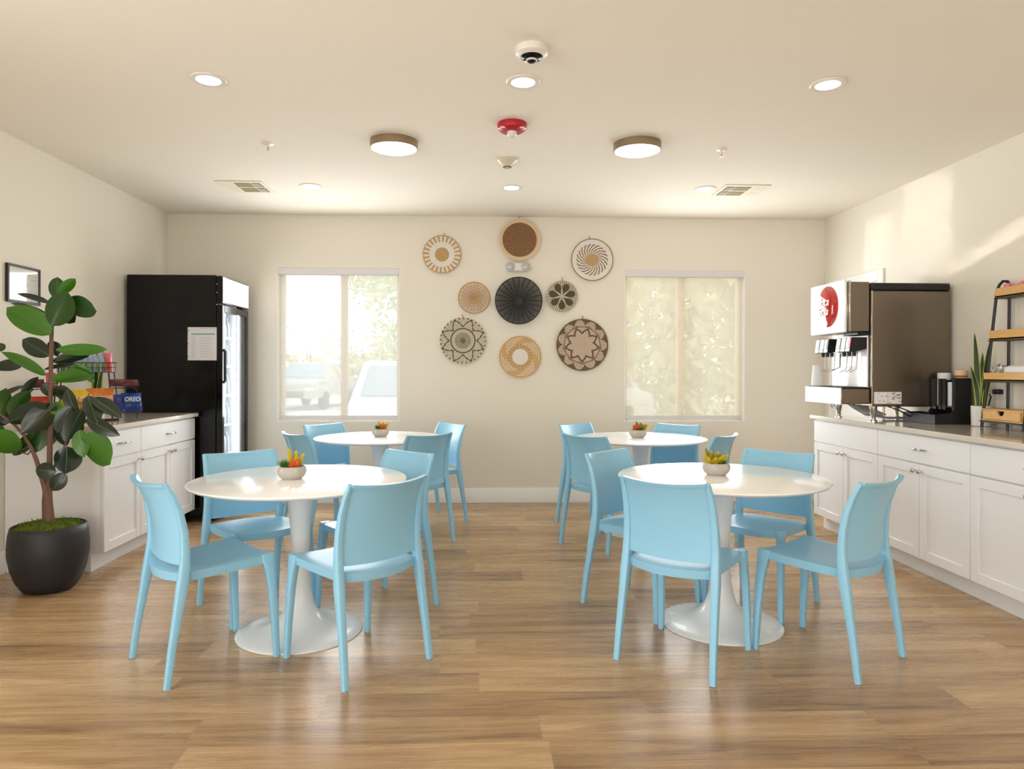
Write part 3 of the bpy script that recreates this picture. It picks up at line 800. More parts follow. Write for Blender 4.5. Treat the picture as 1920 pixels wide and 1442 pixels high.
def c_tr(r, a, i, j):
    if r < .31+.03*sin(a*20): return stitch(GLD, i, j, .25, 1)
    if r < .76:
        s = (a/(2*pi)*22-(r-.3)*5.2) % 1
        return stitch(BRN if s < .38 else WHT, i, j, .05)
    return stitch(WHT, i, j, .05)
basket('white woven wall basket with brown swirl and gold centre, upper right of group', 1.044, 2.337, .2, c_tr, na=176, rim=(.0035, M['twine']), loop=-.1)
# open-weave basket built from rings and spokes
t = thing('woven_wall_basket', 'small open weave straw wall basket with gaps, left of the black one', 'wall basket', (-.091, YB, 1.964), 0, 'woven baskets on the back wall')
b = MB(); R = .148
for i in (1, 2, 3, 4.2, 5.4, 6.6, 8):
    r = R*i/8.; n = 48
    b.sweep([(r*sin(2*pi*k/n), -.014-.012*(i/8.)**2, r*cos(2*pi*k/n)) for k in range(n+1)], .0034 if i != 8 else .006, cap=False)
b.obj('straw_rings', M['gold'], t)
b = MB()
for k in range(22):
    a = 2*pi*k/22; b.sweep([(R*.06*sin(a), -.016, R*.06*cos(a)), (R*sin(a), -.028, R*cos(a))], .0026)
b.obj('straw_spokes', mat('straw_light', (206, 166, 112), .8, var=.2, scale=80), t)
MB().lathe([(.012, .022), (.02, .024), (.02, .012), (.012, .012)], 20, axis='Y', cap=False).obj('centre_ring', M['gold'], t)
MB().sweep([(-.004, -.015, R), (0, -.015, R+.012), (.004, -.015, R)], .0025).obj('hanging_loop', M['twine'], t)
# black wire basket
t = thing('woven_wall_basket', 'black woven wire wall basket in the centre of the group', 'wall basket', (.335, YB, 1.936), 0, 'woven baskets on the back wall')
R = .222; dep = lambda r: .012+.06*r
b = MB()
for k in range(24):
    a = 2*pi*k/24; b.sweep([(R*.18*sin(a), -dep(.18)-.003, R*.18*cos(a)), (R*sin(a), -dep(1)-.005, R*cos(a))], .0042)
b.obj('spokes', M['blackw'], t)
b = MB(); r_ = random.Random(3)
for i in range(6, 50):
    r = R*i/50.; n = 72; ph = r_.uniform(0, 6)
    b.sweep([(r*sin(2*pi*k/n), -dep(r/R)+.0022*sin(12*2*pi*k/n+pi*(i % 2)), r*cos(2*pi*k/n)) for k in range(n+1)], .00175, cap=False)
b.obj('woven_wire', M['blackw'], t)
MB().lathe([(0, .018), (R*.2, .028), (R*.2, .014), (0, .006)], 32, axis='Y', cap=False).obj('centre_disc', M['blackw'], t)
n = 72; MB().sweep([(R*sin(2*pi*k/n), -dep(1), R*cos(2*pi*k/n)) for k in range(n+1)], .0055, cap=False).obj('rim', M['blackw'], t)
def petal(r, a, n, r0, r1, ph=0.):
    s = ((a-ph)/(2*pi)*n) % 1; d = abs(s-.5)*2       # 0 at petal axis
    return d, s
def c_mr(r, a, i, j):
    d, s = petal(r, a, 7, 0, 1)
    wp = .86*sin(pi*min(1, max(0, (r-.02)/.9))**1.25)**.9
    if r < .86 and d < wp and d > .0 and not (d > .86): return stitch(DRK, i, j, .12)
    dark_st = (j % 4) < 1
    return stitch(DRK if dark_st and r > .5 else BEI, i, j, .12)
basket('small beige wall basket with dark olive petal flower, right of the black one', .753, 1.985, .149, c_mr, na=168, loop=.05)
def c_bl(r, a, i, j):
    base = BEI if (j % 4) < 3 else tuple(v*.62 for v in BEI)
    if r < .36: return DRK if (j % 6) < (5 if r < .12 else 3) else BEI
    if .50 < r < .56: return stitch(DRK, i, j, .2)
    d, s = petal(r, a, 8, 0, 1)
    edge = .95-.36*d          # star outline
    if abs(r-edge) < .035 and r > .5: return stitch(DRK, i, j, .2)
    if r > .93: return tuple(v*1.6 for v in DRK) if (j % 6) < 2 else BEI
    return base
basket('large round wall basket with dark eight point star outline, lower left of group', -.197, 1.554, .22, c_bl, na=192, nr=40, loop=.0)
def c_bo(r, a, i, j):
    if r < .38: return stitch(WHT, i, j, .04)
    g = stitch(GLD, i, j, .28, 1)
    if (j % 8) < 2 and r < .62: return tuple(v*.72 for v in GLD)
    s = (a/(2*pi)*4-(r-.55)*1.3) % 1
    if .58 < r < .90 and s < .66 and (i % 3) == 0: return WHT
    return tuple(min(1, v*1.15) for v in g)
basket('gold wall basket with plain white centre and white dashes, lowest of the group', .352, 1.401, .2, c_bo, na=176)
def c_br(r, a, i, j):
    BE, BR = S((204, 184, 162)), S((108, 84, 58))
    st_ = (j % 3) < 1
    d, s = petal(r, a, 9, 0, 1)
    d2, s2 = petal(r, a, 11, 0, 1, .15)
    if r < .60-.20*d: return BE if (j % 5) < 4 else tuple(v*.72 for v in BE)
    if r < .68-.18*d: return stitch(BR, i, j, .15)
    if r < .76-.06*d: return stitch(BE if st_ else BR, i, j, .15) if (r > .66) else stitch(BE, i, j, .15)
    if r < .96-.20*d2*d2: return stitch(BE if not st_ else tuple(v*.7 for v in BE), i, j, .12)
    return stitch(BR if not st_ else tuple(v*1.5 for v in BR), i, j, .15)
basket('largest wall basket with brown and beige layered petals, lower right of group', .95, 1.517, .25, c_br, na=198, nr=42, loop=.03)

# emergency light and outlet on back wall
t = thing('emergency_light', 'white twin head emergency light under the highest wall basket', 'emergency light', (.331, YB+.002, 2.262))
MB().box((0, -.022, .002), (.2, .044, .098), .018).obj('housing', M['device'], t)
for s in (-1, 1):
    h = MB().lathe([(.044, .0), (.044, .052), (.038, .056), (.037, .05)], 28, (s*.073, -.0, .004), axis='Y', cap=False).obj('lamp_head', M['device'], t)
    MB().lathe([(.0, .056), (.03, .054), (.0375, .049)], 28, (s*.073, -.0, .004), axis='Y', cap=False).obj('lamp_lens', M['lensgrey'], h); MB().lathe([(.0445, .03), (.047, .04), (.0445, .05)], 28, (s*.073, 0, .004), axis='Y', cap=False).obj('dark_ring', M['greyp'], h)
def outlet(label, loc, rz):
    t = thing('wall_outlet', label, 'outlet', loc, rz)
    MB().box((0, -.003, 0), (.075, .006, .118), .002).obj('cover_plate', M['device'], t)
    for z in (-.022, .022):
        MB().lathe([(0, .0085), (.016, .008), (.017, .005)], 20, (0, 0, z), axis='Y', cap=False).obj('socket', M['trim'], t)
        MB().box((-.006, -.0085, z+.002), (.002, .001, .008)).box((.006, -.0085, z+.002), (.002, .001, .008)).obj('slots', M['darkp'], t)
    return t
outlet('white wall outlet low on the back wall between two blue chair backs', (2.1, YB, .43), 0)
outlet('white wall outlet above the right worktop behind the bamboo rack', (XR, 4.352, 1.148), -pi/2)

# ------------------------------------------------------------------ drink dispenser on the right worktop
CT = .915
t = thing('drink_dispenser', 'stainless steel drink dispenser with red round sign and black valves', 'drink dispenser', (2.73, 5.06, CT))
DL = lambda x, y, z: (x-2.73, y-5.06, z-CT)
y0, y1 = 4.79, 5.33
MB().box(DL(3.015, (y0+y1)/2, 1.43), (.57, y1-y0, .82), .006).obj('steel_cabinet', M['steel'], t)
MB().box(DL(3.015, (y0+y1)/2, 1.868), (.574, y1-y0+.006, .052), .008).obj('black_cap', M['blackm'], t)
MB().box(DL(2.736, y0-.001, 1.43), (.012, .006, .82), .002).obj('corner_trim', M['chrome'], t)
mh = MB().box(DL(2.645, (y0+.012+y1)/2, 1.725), (.165, y1-y0-.012, .355), .006).obj('merchandiser', M['steel'], t)
MB().box(DL(2.5555, (y0+y1)/2-.004, 1.732), (.018, y1-y0-.03, .375), .006).obj('sign_panel', M['bwhite'], mh)
MB().box(DL(2.578, y0+.006, 1.73), (.014, .016, .36), .003).obj('chrome_edge', M['chrome'], mh)
sg = MB().lathe([(.152, 0), (.152, .006), (.14, .016), (.1, .029), (.05, .036), (0, .038)], 56, DL(2.547, 5.045, 1.745), axis='X', cap=False).obj('round_sign', M['red'], mh)
text('Coca', .085, M['txtw'], sg, DL(2.507, 5.045, 1.775), (pi/2, 0, -pi/2), shear=.35, depth=.002)
text('Cola', .085, M['txtw'], sg, DL(2.507, 5.045, 1.705), (pi/2, 0, -pi/2), shear=.35, depth=.002)
MB().box(DL(2.722, (y0+y1)/2, 1.335), (.012, y1-y0-.05, .40), .003).obj('splash_panel', M['splash'], t)
MB().box(DL(2.69, (y0+.11), 1.536), (.1, .2, .022), .004).obj('black_soffit', M['blackm'], t)
dtray = MB().box(DL(2.622, (y0+y1)/2, 1.093), (.206, y1-y0-.006, .11), .006).obj('drip_tray', M['steel'], t)
MB().box(DL(2.5165, (y0+y1)/2, 1.092), (.008, y1-y0-.002, .118), .003).obj('tray_front', M['bwhite'], dtray)
gr = MB().box(DL(2.622, (y0+y1)/2, 1.1515), (.2, y1-y0-.01, .006))
for k in range(14): gr.box(DL(2.622, y0+.03+k*.037, 1.156), (.18, .012, .004))
gr.obj('tray_grid', M['blackm'], dtray)
LB = {'g': M['lblg'], 'o': M['lblo'], 'r': M['lblr'], 'w': M['lblw'], 'k': M['blackm']}
def valve(yc, lab, dx=0.):
    v = MB()
    x0 = 2.59+dx
    v.prism([(x0+.016, 1.512), (2.715, 1.512), (2.715, 1.43), (x0+.03, 1.405), (x0, 1.41)], yc-.031, yc+.031, 'Y')
    v.v = [DL(*p) for p in v.v]
    v.lathe([(.013, 0), (.015, .03)], 14, DL(x0+.05, yc, 1.378))
    vo = v.obj('valve', M['blackm'], t)
    sl = MB()
    def q(z, off): return x0+.016*(z-1.41)/.102-off
    def plate(z0, z1, yl, yr, m, nm, parent):
        b_ = MB(); b_.add([DL(q(z0, .0025), yl, z0), DL(q(z0, .0025), yr, z0), DL(q(z1, .0025), yr, z1), DL(q(z1, .0025), yl, z1),
                           DL(q(z0, -.001), yl, z0), DL(q(z0, -.001), yr, z0), DL(q(z1, -.001), yr, z1), DL(q(z1, -.001), yl, z1)],
                          [(0, 1, 2, 3), (7, 6, 5, 4), (0, 4, 5, 1), (1, 5, 6, 2), (2, 6, 7, 3), (3, 7, 4, 0)])
        b_.obj(nm, m, parent)
    plate(1.437, 1.509, yc-.028, yc-.003, LB[lab], 'flavour_label', vo)
    plate(1.437, 1.509, yc-.003, yc+.028, LB['w'], 'flavour_label', vo)
    plate(1.412, 1.434, yc-.028, yc+.028, M['lblb'], 'button', vo)
    MB().sweep([DL(x0+.075, yc, 1.41), DL(x0+.072, yc, 1.36), DL(x0+.066, yc, 1.285), DL(x0+.02, yc, 1.262)], [(.006, .0028)]*4, up=(0, 1, 0)).obj('lever', M['hose'], vo)
for yc, l in ((5.30, 'g'), (5.232, 'w'), (5.164, 'k'), (4.985, 'o'), (4.917, 'w'), (4.849, 'r')): valve(yc, l)
MB().sweep([DL(2.66, 5.075, 1.4), DL(2.655, 5.075, 1.3), DL(2.6, 5.075, 1.275)], [(.008, .003)]*3, up=(0, 1, 0)).obj('ice_lever', M['blackm'], t)
for xx, yy in ((2.765, 5.30), (2.765, 4.822), (3.25, 4.822), (3.22, 5.29)):
    MB().lathe([(.027, 0), (.027, .005), (.016, .01), (.016, .042), (.02, .05), (.026, .1), (.026, .106)], 20, DL(xx, yy, CT+.0005), cap=True).obj('leg', M['chrome'], t)
for k in range(6):
    MB().sweep([DL(2.68+.03*k, 5.02+.02*k, 1.035), DL(2.72+.03*k, 5.0+.01*k, 1.0), DL(2.80+.03*k, 4.98, .95), DL(2.95, 4.95+.016*k, .928), DL(3.12, 4.955+.016*k, .926), DL(3.28, 5.0+.016*k, .926)], .0062).obj('hose', M['hose'], t)
st_ = MB().box(DL(2.85, y0-.0012, 1.082), (.196, .002, .084)).obj('rating_label', M['lblw'], t)
pl = MB(); r_ = random.Random(2)
for k in range(16):
    pl.box(DL(2.86+r_.uniform(-.01, .08), y0-.0026, 1.045+.075*r_.random()), (r_.uniform(.008, .03), .0008, r_.uniform(.002, .005)))
for k in range(6): pl.box(DL(2.765+r_.uniform(0, .08), y0-.0026, 1.045+.075*r_.random()), (r_.uniform(.004, .012), .0008, .004))
pl.obj('label_print', M['darkp'], st_)
pl = MB().box(DL(2.849, y0-.0026, 1.082), (.001, .0008, .08)).box(DL(2.9, y0-.0026, 1.092), (.096, .0008, .001)); pl.obj('label_rule', M['greyp'], st_)
# cup stack standing on the drip tray
t = thing('cup_stack', 'tall stack of white paper cups at far end of drip tray', 'cups', (2.575, 5.27, 1.158))
cp = []
for k in range(9): cp += [(.040-.0012*k, .014*k), (.0395-.0012*k, .014*k+.010)]
MB().lathe([(0, 0)]+cp+[(.028, .155), (.027, .156), (0, .156)], 28, cap=False).obj('cups', M['paperroll'], t)

# ------------------------------------------------------------------ cup and lid organizer
t = thing('cup_organizer', 'black plastic cup and lid organizer with sloped front tray', 'organizer', (3.14, 4.73, CT))
OL = lambda x, y, z: (x-3.14, y-4.73, z-CT)
ya, yb, yt = 4.53, 4.783, 4.885
b = MB()
b.prism([(3.018, .9155), (3.268, .9155), (3.268, 1.225), (3.157, 1.225), (3.157, 1.02), (3.135, .99), (3.018, .98)], ya, ya+.012, 'Y')
b.prism([(3.135, .9155), (3.268, .9155), (3.268, 1.225), (3.157, 1.225), (3.157, 1.02), (3.135, .99)], yb-.012, yb, 'Y')
b.prism([(3.018, .9155), (3.15, .9155), (3.15, .985), (3.018, .98)], yt-.012, yt, 'Y')
b.box((3.146, (yb+yt)/2, .95), (.012, yt-yb-.012, .068))
b.box((3.262, (ya+yb)/2, 1.07), (.012, yb-ya-.024, .305))
b.box((3.143, (ya+yb)/2, .922), (.24, yb-ya-.024, .012)).box((3.083, (yb+yt)/2, .922), (.12, yt-yb, .012))
b.box((3.024, (ya+yt)/2, .948), (.012, yt-ya-.024, .062))
for yy in (4.66,): b.box((3.21, yy, 1.11), (.104, .012, .2)); b.box((3.09, yy, .952), (.12, .008, .045))
for yy, wd in ((4.552, .02), (4.645, .035), (4.688, .03), (4.75, .045)): b.box((3.16, yy, 1.115), (.008, wd, .21))
b.box((3.21, (ya+yb)/2, 1.03), (.1, yb-ya-.024, .01))
b.v = [OL(*p) for p in b.v]
b.obj('organizer_body', M['blackm'], t)
def lid_stack(label, x, y, r, z0, z1, name='lid_stack', tilt=0.):
    t = thing(name, label, 'lids', (x, y, z0))
    pr = [(0, 0)]; n = int((z1-z0)/.007)
    for k in range(n): pr += [(r, .007*k), (r, .007*k+.0045), (r-.003, .007*k+.005), (r-.003, .007*k+.0068)]
    pr.append((0, .007*n))
    MB().lathe(pr, 28, cap=False).obj('lids', M['paperroll'], t)
    return t
lid_stack('column of white cup lids standing in the black organizer', 3.205, 4.713, .042, 1.036, 1.262)
lid_stack('short row of pale lids in the near slot of the black organizer', 3.2, 4.6, .04, 1.036, 1.2)
t = thing('takeaway_cup', 'small beige cup with brown band on top of the black organizer', 'cup', (3.215, 4.556, 1.2255))
MB().lathe([(0, 0), (.03, 0), (.037, .012), (.04, .03), (.04, .05), (.038, .052), (.036, .046), (0, .044)], 28, cap=False).obj('cup_body', M['beigecup'], t)
MB().lathe([(.0335, .006), (.038, .013), (.039, .017), (.0375, .0165)], 28, cap=False).obj('band', M['brownb'], t)
t = thing('power_cable', 'black cable lying on the worktop behind the organizer', 'cable', (3.3, 4.45, CT))
MB().sweep([(-.025, .05, .2), (.0, .0, .24), (.012, -.04, .19), (.0, -.02, .1), (-.02, .03, .03), (-.02, .06, .006)], .005).obj('cord', M['blackm'], t)
MB().box((.012, -.1, .225), (.04, .055, .032), .006).obj('plug', M['blackm'], t)
t = thing('black_strap', 'flat black strap hanging from under the dispenser to the organizer', 'strap', (2.98, 4.9, CT))
for k in range(2):
    MB().sweep([(-.14+.06*k, -.07-.02*k, .118), (-.03+.05*k, -.09-.02*k, .075), (.05+.03*k, -.1-.02*k, .03), (.11+.02*k, -.12-.02*k, .004)], [(.018, .003)]*4, up=(0, 1, 0)).obj('strap_band', M['blackm'], t)

# ------------------------------------------------------------------ bamboo rack
t = thing('bamboo_rack', 'four tier bamboo rack with black metal ladder frame on right worktop', 'rack', (3.22, 4.1, CT))
RL = lambda x, y, z: (x-3.22, y-4.1, z-CT)
yn, yf = 3.93, 4.27
for yy in (yf, yn):
    dy = .0
    s = 1 if yy == yf else -1
    MB().sweep([RL(3.147, yy, CT+.001), RL(3.235, yy-s*.012, 1.78), RL(3.245, yy-s*.02, 1.815), RL(3.265, yy-s*.022, 1.838), RL(3.295, yy-s*.022, 1.838), RL(3.312, yy-s*.02, 1.815), RL(3.314, yy-s*.014, 1.76), RL(3.314, yy, CT+.001)], .009).obj('side_frame', M['rackblk'], t)
def tray(z, xf, h, yA, yB, nm='shelf_tray'):
    b = MB(); xb = 3.3
    b.box(RL((xf+xb)/2, (yA+yB)/2, z+.006), (xb-xf, yB-yA, .01))
    b.box(RL(xf+.006, (yA+yB)/2, z+h/2), (.012, yB-yA, h), .002).box(RL(xb-.006, (yA+yB)/2, z+h/2), (.012, yB-yA, h), .002)
    b.box(RL((xf+xb)/2, yA+.006, z+h/2), (xb-xf-.024, .012, h), .002).box(RL((xf+xb)/2, yB-.006, z+h/2), (xb-xf-.024, .012, h), .002)
    o = b.obj(nm, M['bamboo'], t)
    MB().box(RL((xf+xb)/2, (yA+yB)/2, z-.004), (xb-xf+.01, yB-yA+.006, .007), .001).obj('support_bar', M['rackblk'], o)
    return o
tray(1.733, 3.222, .06, yn, yf-.012)
tray(1.467, 3.19, .06, yn, yf-.002)
tray(1.21, 3.16, .053, yn-.0, yf+.004)
bx = MB()
bx.box(RL(3.215, 4.1, 1.033), (.15, .33, .01), .002).box(RL(3.215, 4.1, .968), (.15, .33, .01), .002).box(RL(3.22, yn+.011, 1.0), (.14, .012, .056)).box(RL(3.22, yf-.011, 1.0), (.14, .012, .056))
bo = bx.obj('drawer_case', M['bamboo'], t)
MB().box(RL(3.21, 4.1, .958), (.16, .34, .008), .001).obj('support_bar', M['rackblk'], bo)
dd = MB()
n = 12; xf = 3.138
pl_ = [(yn+.02, .975), (yf-.02, .975), (yf-.02, 1.028), (4.1+.03, 1.028)]+[(4.1+.03*cos(pi*k/n), 1.028-.03*sin(pi*k/n)) for k in range(1, n)]+[(4.1-.03, 1.028), (yn+.02, 1.028)]
dd.prism(pl_, xf, xf+.012, 'X'); dd.v = [RL(*p) for p in dd.v]
do = dd.obj('drawer_front', M['bamboo'], t)
MB().box(RL(xf+.04, 4.1, 1.012), (.03, .06, .03)).obj('finger_hole', M['blackm'], do)
# things on the rack
t = thing('wrapped_bundle', 'crumpled clear plastic wrapped bundle on the third rack shelf', 'bundle', (3.215, 4.205, 1.222))
r_ = random.Random(4)
pr = []
b = MB()
def ball(u, v):
    a = 2*pi*u; e = pi*v; R_ = .045*(1+.09*sin(7*a+3*e)+.07*sin(11*e+5*a))
    return (R_*sin(e)*cos(a), 1.05*R_*sin(e)*sin(a), .047+R_*cos(e))
b.grid(ball, 28, 16); b.obj('plastic_ball', M['glassy'], t)
t = thing('paper_roll', 'white paper roll lying on the third rack shelf', 'paper roll', (3.225, 4.02, 1.2225))
MB().sweep([(0, -.085, .045), (0, -.08, .045), (0, .1, .045), (0, .115, .042), (0, .125, .035)], [.042, .045, .045, .04, .026]).obj('roll', M['paperroll'], t)
t = thing('napkin_packet', 'flat white packet lying on the second rack shelf', 'napkins', (3.245, 4.05, 1.48))
MB().box((0, 0, .025), (.08, .13, .046), .006).obj('packet', M['paperroll'], t)
for k, (dy, dz, rz) in enumerate(((-.09, 0, .2), (-.03, .0, -.3), (.03, 0, .4), (.09, 0, -.1))):
    t = thing('sweetener_packets', ['pink packet bundle at the far right of the top rack shelf', 'pink packet bundle second from right on the top rack shelf', 'pink packet bundle second from left on the top rack shelf', 'pink packet bundle at the left end of the top rack shelf'][k], 'packets', (3.262, 4.1+dy, 1.746), rz, 'pink packets on the top rack shelf')
    MB().box((0, 0, .03+.006*(k % 2)), (.05, .045, .058+.012*(k % 2)), .008).obj('packet_bundle', M['pink'], t)

# snake plants
def snake_leaf(h, w_, lean, twist, m, me_, parent, base):
    n = 12
    def pos(v, u, k):
        wd = w_*(sin(pi*min(1, .18+.82*v))**.7)*(1 if v < .97 else .3)
        x = lean[0]*h*v*v; y = lean[1]*h*v*v
        a = twist+.6*v
        return (base[0]+x+u*wd*cos(a)*k, base[1]+y+u*wd*sin(a)*k+.0, base[2]+h*v)
    b = MB().slab(lambda u, v: tuple(a+b_ for a, b_ in zip(pos(v, 2*u-1, .72), (0.0016*sin(twist), -.0016*cos(twist), 0))),
                  lambda u, v: tuple(a+b_ for a, b_ in zip(pos(v, 2*u-1, .72), (-.0016*sin(twist), .0016*cos(twist), 0))), 2, n)
    lo = b.obj('leaf', m, parent)
    e = MB().slab(lambda u, v: tuple(a+b_ for a, b_ in zip(pos(v, 2*u-1, 1.), (0.0008*sin(twist), -.0008*cos(twist), 0))),
                  lambda u, v: tuple(a+b_ for a, b_ in zip(pos(v, 2*u-1, 1.), (-.0008*sin(twist), .0008*cos(twist), 0))), 2, n)
    e.obj('leaf_edge', me_, lo)
t = thing('snake_plant', 'snake plant with yellow edged leaves in white pot behind bamboo rack', 'potted plant', (3.235, 4.395, CT))
MB().lathe([(0, .0005), (.05, .0005), (.055, .004), (.058, .13), (.054, .132), (.052, .12), (0, .118)], 32, cap=False).obj('pot', M['whitepot'], t)
MB().lathe([(.0525, .119), (0, .124)], 24, cap=False).obj('soil', M['soil'], t)
for h, w_, ln_, tw, bs in ((.49, .021, (-.03, .02), -.8, (-.015, .012, .12)), (.47, .02, (.03, -.1), -.6, (.012, -.012, .12)), (.36, .02, (.02, .0), -1., (.01, .01, .12)),
                           (.27, .016, (-.12, .1), -.7, (-.02, .0, .12)), (.22, .018, (.1, -.16), -.5, (.005, -.025, .12))):
    snake_leaf(h, w_, ln_, tw, M['snake'], M['snakey'], t, bs)

# ------------------------------------------------------------------ snack rack on the left worktop
RC = (-2.692, 4.797); RA = radians(42)
t = thing('snack_rack', 'black wire tiered snack rack on the left worktop', 'rack', (RC[0], RC[1], CT), RA)
def wire_basket(cx, cy, z, w_, d_, h, tilt=0.):
    b = MB()
    for zz, e in ((z, -.008), (z+h*.5, -.004), (z+h, 0)):
        a, c = w_/2+e, d_/2+e
        b.sweep([(cx-a, cy-c, zz), (cx+a, cy-c, zz), (cx+a, cy+c, zz), (cx-a, cy+c, zz), (cx-a, cy-c, zz)], .0028 if zz == z+h else .0018)
    n = max(4, int(w_/.02))
    for k in range(n+1):
        x = cx-w_/2+.006+(w_-.012)*k/n
        b.sweep([(x, cy-d_/2, z+h), (x, cy-d_/2+.008, z), (x, cy+d_/2-.008, z), (x, cy+d_/2, z+h)], .0012)
    return b
wire_basket(0, .0, .335, .33, .15, .066).obj('wire_basket', M['rackblk'], t)
wire_basket(0, -.03, .055, .28, .16, .075).obj('wire_basket', M['rackblk'], t)
wire_basket(-.255, -.01, .225, .16, .12, .04).obj('wire_basket', M['rackblk'], t)
wire_basket(.235, .0, .225, .16, .13, .04).obj('wire_basket', M['rackblk'], t)
wire_basket(-.245, -.02, .055, .17, .14, .07).obj('wire_basket', M['rackblk'], t)
wire_basket(.245, -.01, .055, .18, .15, .07).obj('wire_basket', M['rackblk'], t)
for s in (-1, 1):
    MB().sweep([(s*.155, .05, .40), (s*.15, .06, .335), (s*.165, .08, .2), (s*.18, .08, .0025)], .005).obj('post', M['rackblk'], t)
    MB().sweep([(s*.155, -.05, .335), (s*.165, -.07, .2), (s*.175, -.08, .0025)], .004).obj('post', M['rackblk'], t)
    MB().sweep([(s*.30, .01, .225), (s*.32, .01, .2), (s*.325, .01, .1), (s*.32, .01, .0025)], .004).obj('post', M['rackblk'], t)
MB().box((0, .03, .007), (.40, .09, .01), .003).obj('base_bar', M['rackblk'], t)
ca, sa = cos(RA), sin(RA)
def rk(x, y, z): return (RC[0]+x*ca-y*sa, RC[1]+x*sa+y*ca, CT+z)
def bag_mesh(w_, h, th):
    b = MB()
    def f(sg):
        def g(u, v):
            x = (u-.5)*w_*(1-.06*sin(pi*v)); z = v*h
            e = (sin(pi*u)**.5)*(sin(pi*min(1, max(0, (v-.06)/.88)))**.6)
            return (x+.004*sin(9*v)*sin(pi*u), sg*(th*.5*e+.0008), z)
        return g
    b.slab(f(-1), f(1), 10, 14); return b
def bag(label, name, x, y, z, w_, h, th, m, rz=0., tilt=-.15, txt=None, band=None, group=None, cat='snack'):
    t = thing(name, label, cat, rk(x, y, z), RA+rz, group)
    t.rotation_euler = (tilt, 0, RA+rz)
    o = bag_mesh(w_, h, th).obj('bag', m, t)
    if band:
        bb = MB().slab(lambda u, v: ((u-.5)*w_*.74, -th*.5*(sin(pi*(.13+.74*u))**.5)*(sin(pi*(band[1]+(band[2]-band[1])*v))**.6)-.0022, h*(band[1]+(band[2]-band[1])*v)),
                       lambda u, v: ((u-.5)*w_*.74, -th*.5*(sin(pi*(.13+.74*u))**.5)*(sin(pi*(band[1]+(band[2]-band[1])*v))**.6)-.0012, h*(band[1]+(band[2]-band[1])*v)), 8, 5)
        bb.obj('printed_panel', band[0], o)
    if txt:
        text(txt[0], txt[1], txt[2], o, (0, -th*.5-.004, h*txt[3]), (pi/2, 0, 0), depth=.001, shear=.15, sx=.8)
    return t
G1, G2 = 'snack bars in the top wire basket', 'snack bags on the wire rack'
for k in range(9):
    bag(['silver blue snack bar at the left end of the top wire basket', 'silver blue snack bar second from left in the top wire basket', 'silver blue snack bar third from left in the top wire basket',
         'silver blue snack bar fourth from left in the top wire basket', 'silver blue snack bar in the middle of the top wire basket', 'silver blue snack bar fourth from right in the top wire basket',
         'silver blue snack bar third from right in the top wire basket', 'silver blue snack bar beside the pink one in the top wire basket', 'pink and red snack bar at the right end of the top wire basket'][k],
        'snack_bar', -.135+.034*k, -.005, .338, .066, .115+.008*(k % 3), .034, M['pinkbag'] if k == 8 else M['silbag'], rz=.55, tilt=-.08,
        band=(M['greenb'] if k < 8 else M['redbag'], .1, .5), group=G1)
bag('small yellow snack bag at the left of the middle lower basket', 'snack_bag', -.1, -.05, .06, .12, .165, .04, M['yelbag'], .12, -.2, group=G2)
bag('yellow snack bag with red lettering in the lower middle basket', 'snack_bag', -.03, -.06, .06, .12, .16, .045, M['yelbag'], -.1, -.22, txt=('Lays', .052, M['txtr'], .55), band=(mat('cream_panel', (240, 214, 150), .3), .38, .72), group=G2)
bag('orange snack bag with pale lettering, beside the yellow bags', 'snack_bag', .045, -.06, .06, .11, .17, .045, M['orabag'], .0, -.2, txt=('Fritos', .044, M['txtw'], .62), band=(M['redbag'], .22, .5), group=G2)
bag('orange and red snack bag at the right of the lower middle basket', 'snack_bag', .105, -.05, .06, .1, .17, .04, M['orabag'], -.15, -.2, txt=('Fritos', .04, M['txtw'], .62), band=(M['redbag'], .15, .5), group=G2)
bag('dark blue snack bag leaning at the left of the right lower basket', 'snack_bag', .205, -.02, .06, .11, .125, .045, M['blubag'], .35, -.3, group=G2)
bag('bright blue snack bag with white lettering in the right lower basket', 'snack_bag', .275, -.03, .06, .13, .135, .05, M['blubag'], -.1, -.3, txt=('OREO', .045, M['txtw'], .6), band=(M['cyanbag'], .45, .75), group=G2)
bag('dark red wrapper lying at the left of the right upper basket', 'candy_bar', .195, .0, .238, .11, .055, .03, M['marbag'], .1, -.5, group=G2)
bag('dark red wrapper lying at the right end of the right upper basket', 'candy_bar', .268, -.005, .238, .11, .055, .03, M['marbag'], -.15, -.6, group=G2)
bag('pink red wrapper standing in the left upper basket by the post', 'candy_bar', -.2, .0, .235, .06, .1, .03, M['pinkbag'], .2, -.2, group=G2)
bag('dark red wrapper in the left upper basket behind the leaves', 'candy_bar', -.28, -.01, .235, .08, .06, .03, M['marbag'], .0, -.4, group=G2)
bag('red and orange snack bag in the left lower basket behind the leaves', 'snack_bag', -.26, -.01, .06, .14, .12, .04, M['redbag'], .1, -.2, group=G2)
t = thing('snake_plant', 'small snake plant with yellow edged leaves behind the snack rack', 'potted plant', (-2.83, 5.18, CT))
MB().lathe([(0, .0005), (.05, .0005), (.06, .1), (.055, .1), (.052, .09), (0, .088)], 28, cap=False).obj('pot', M['whitepot'], t)
for h, w_, ln_, tw, bs in ((.42, .02, (.02, .0), .7, (-.01, .0, .088)), (.43, .021, (.05, .02), .9, (.02, .0, .088)), (.33, .018, (.14, .0), .6, (.015, -.015, .088)), (.35, .018, (-.1, .02), .8, (-.02, .01, .088))):
    snake_leaf(h, w_, ln_, tw, M['snake'], M['snakey'], t, bs)

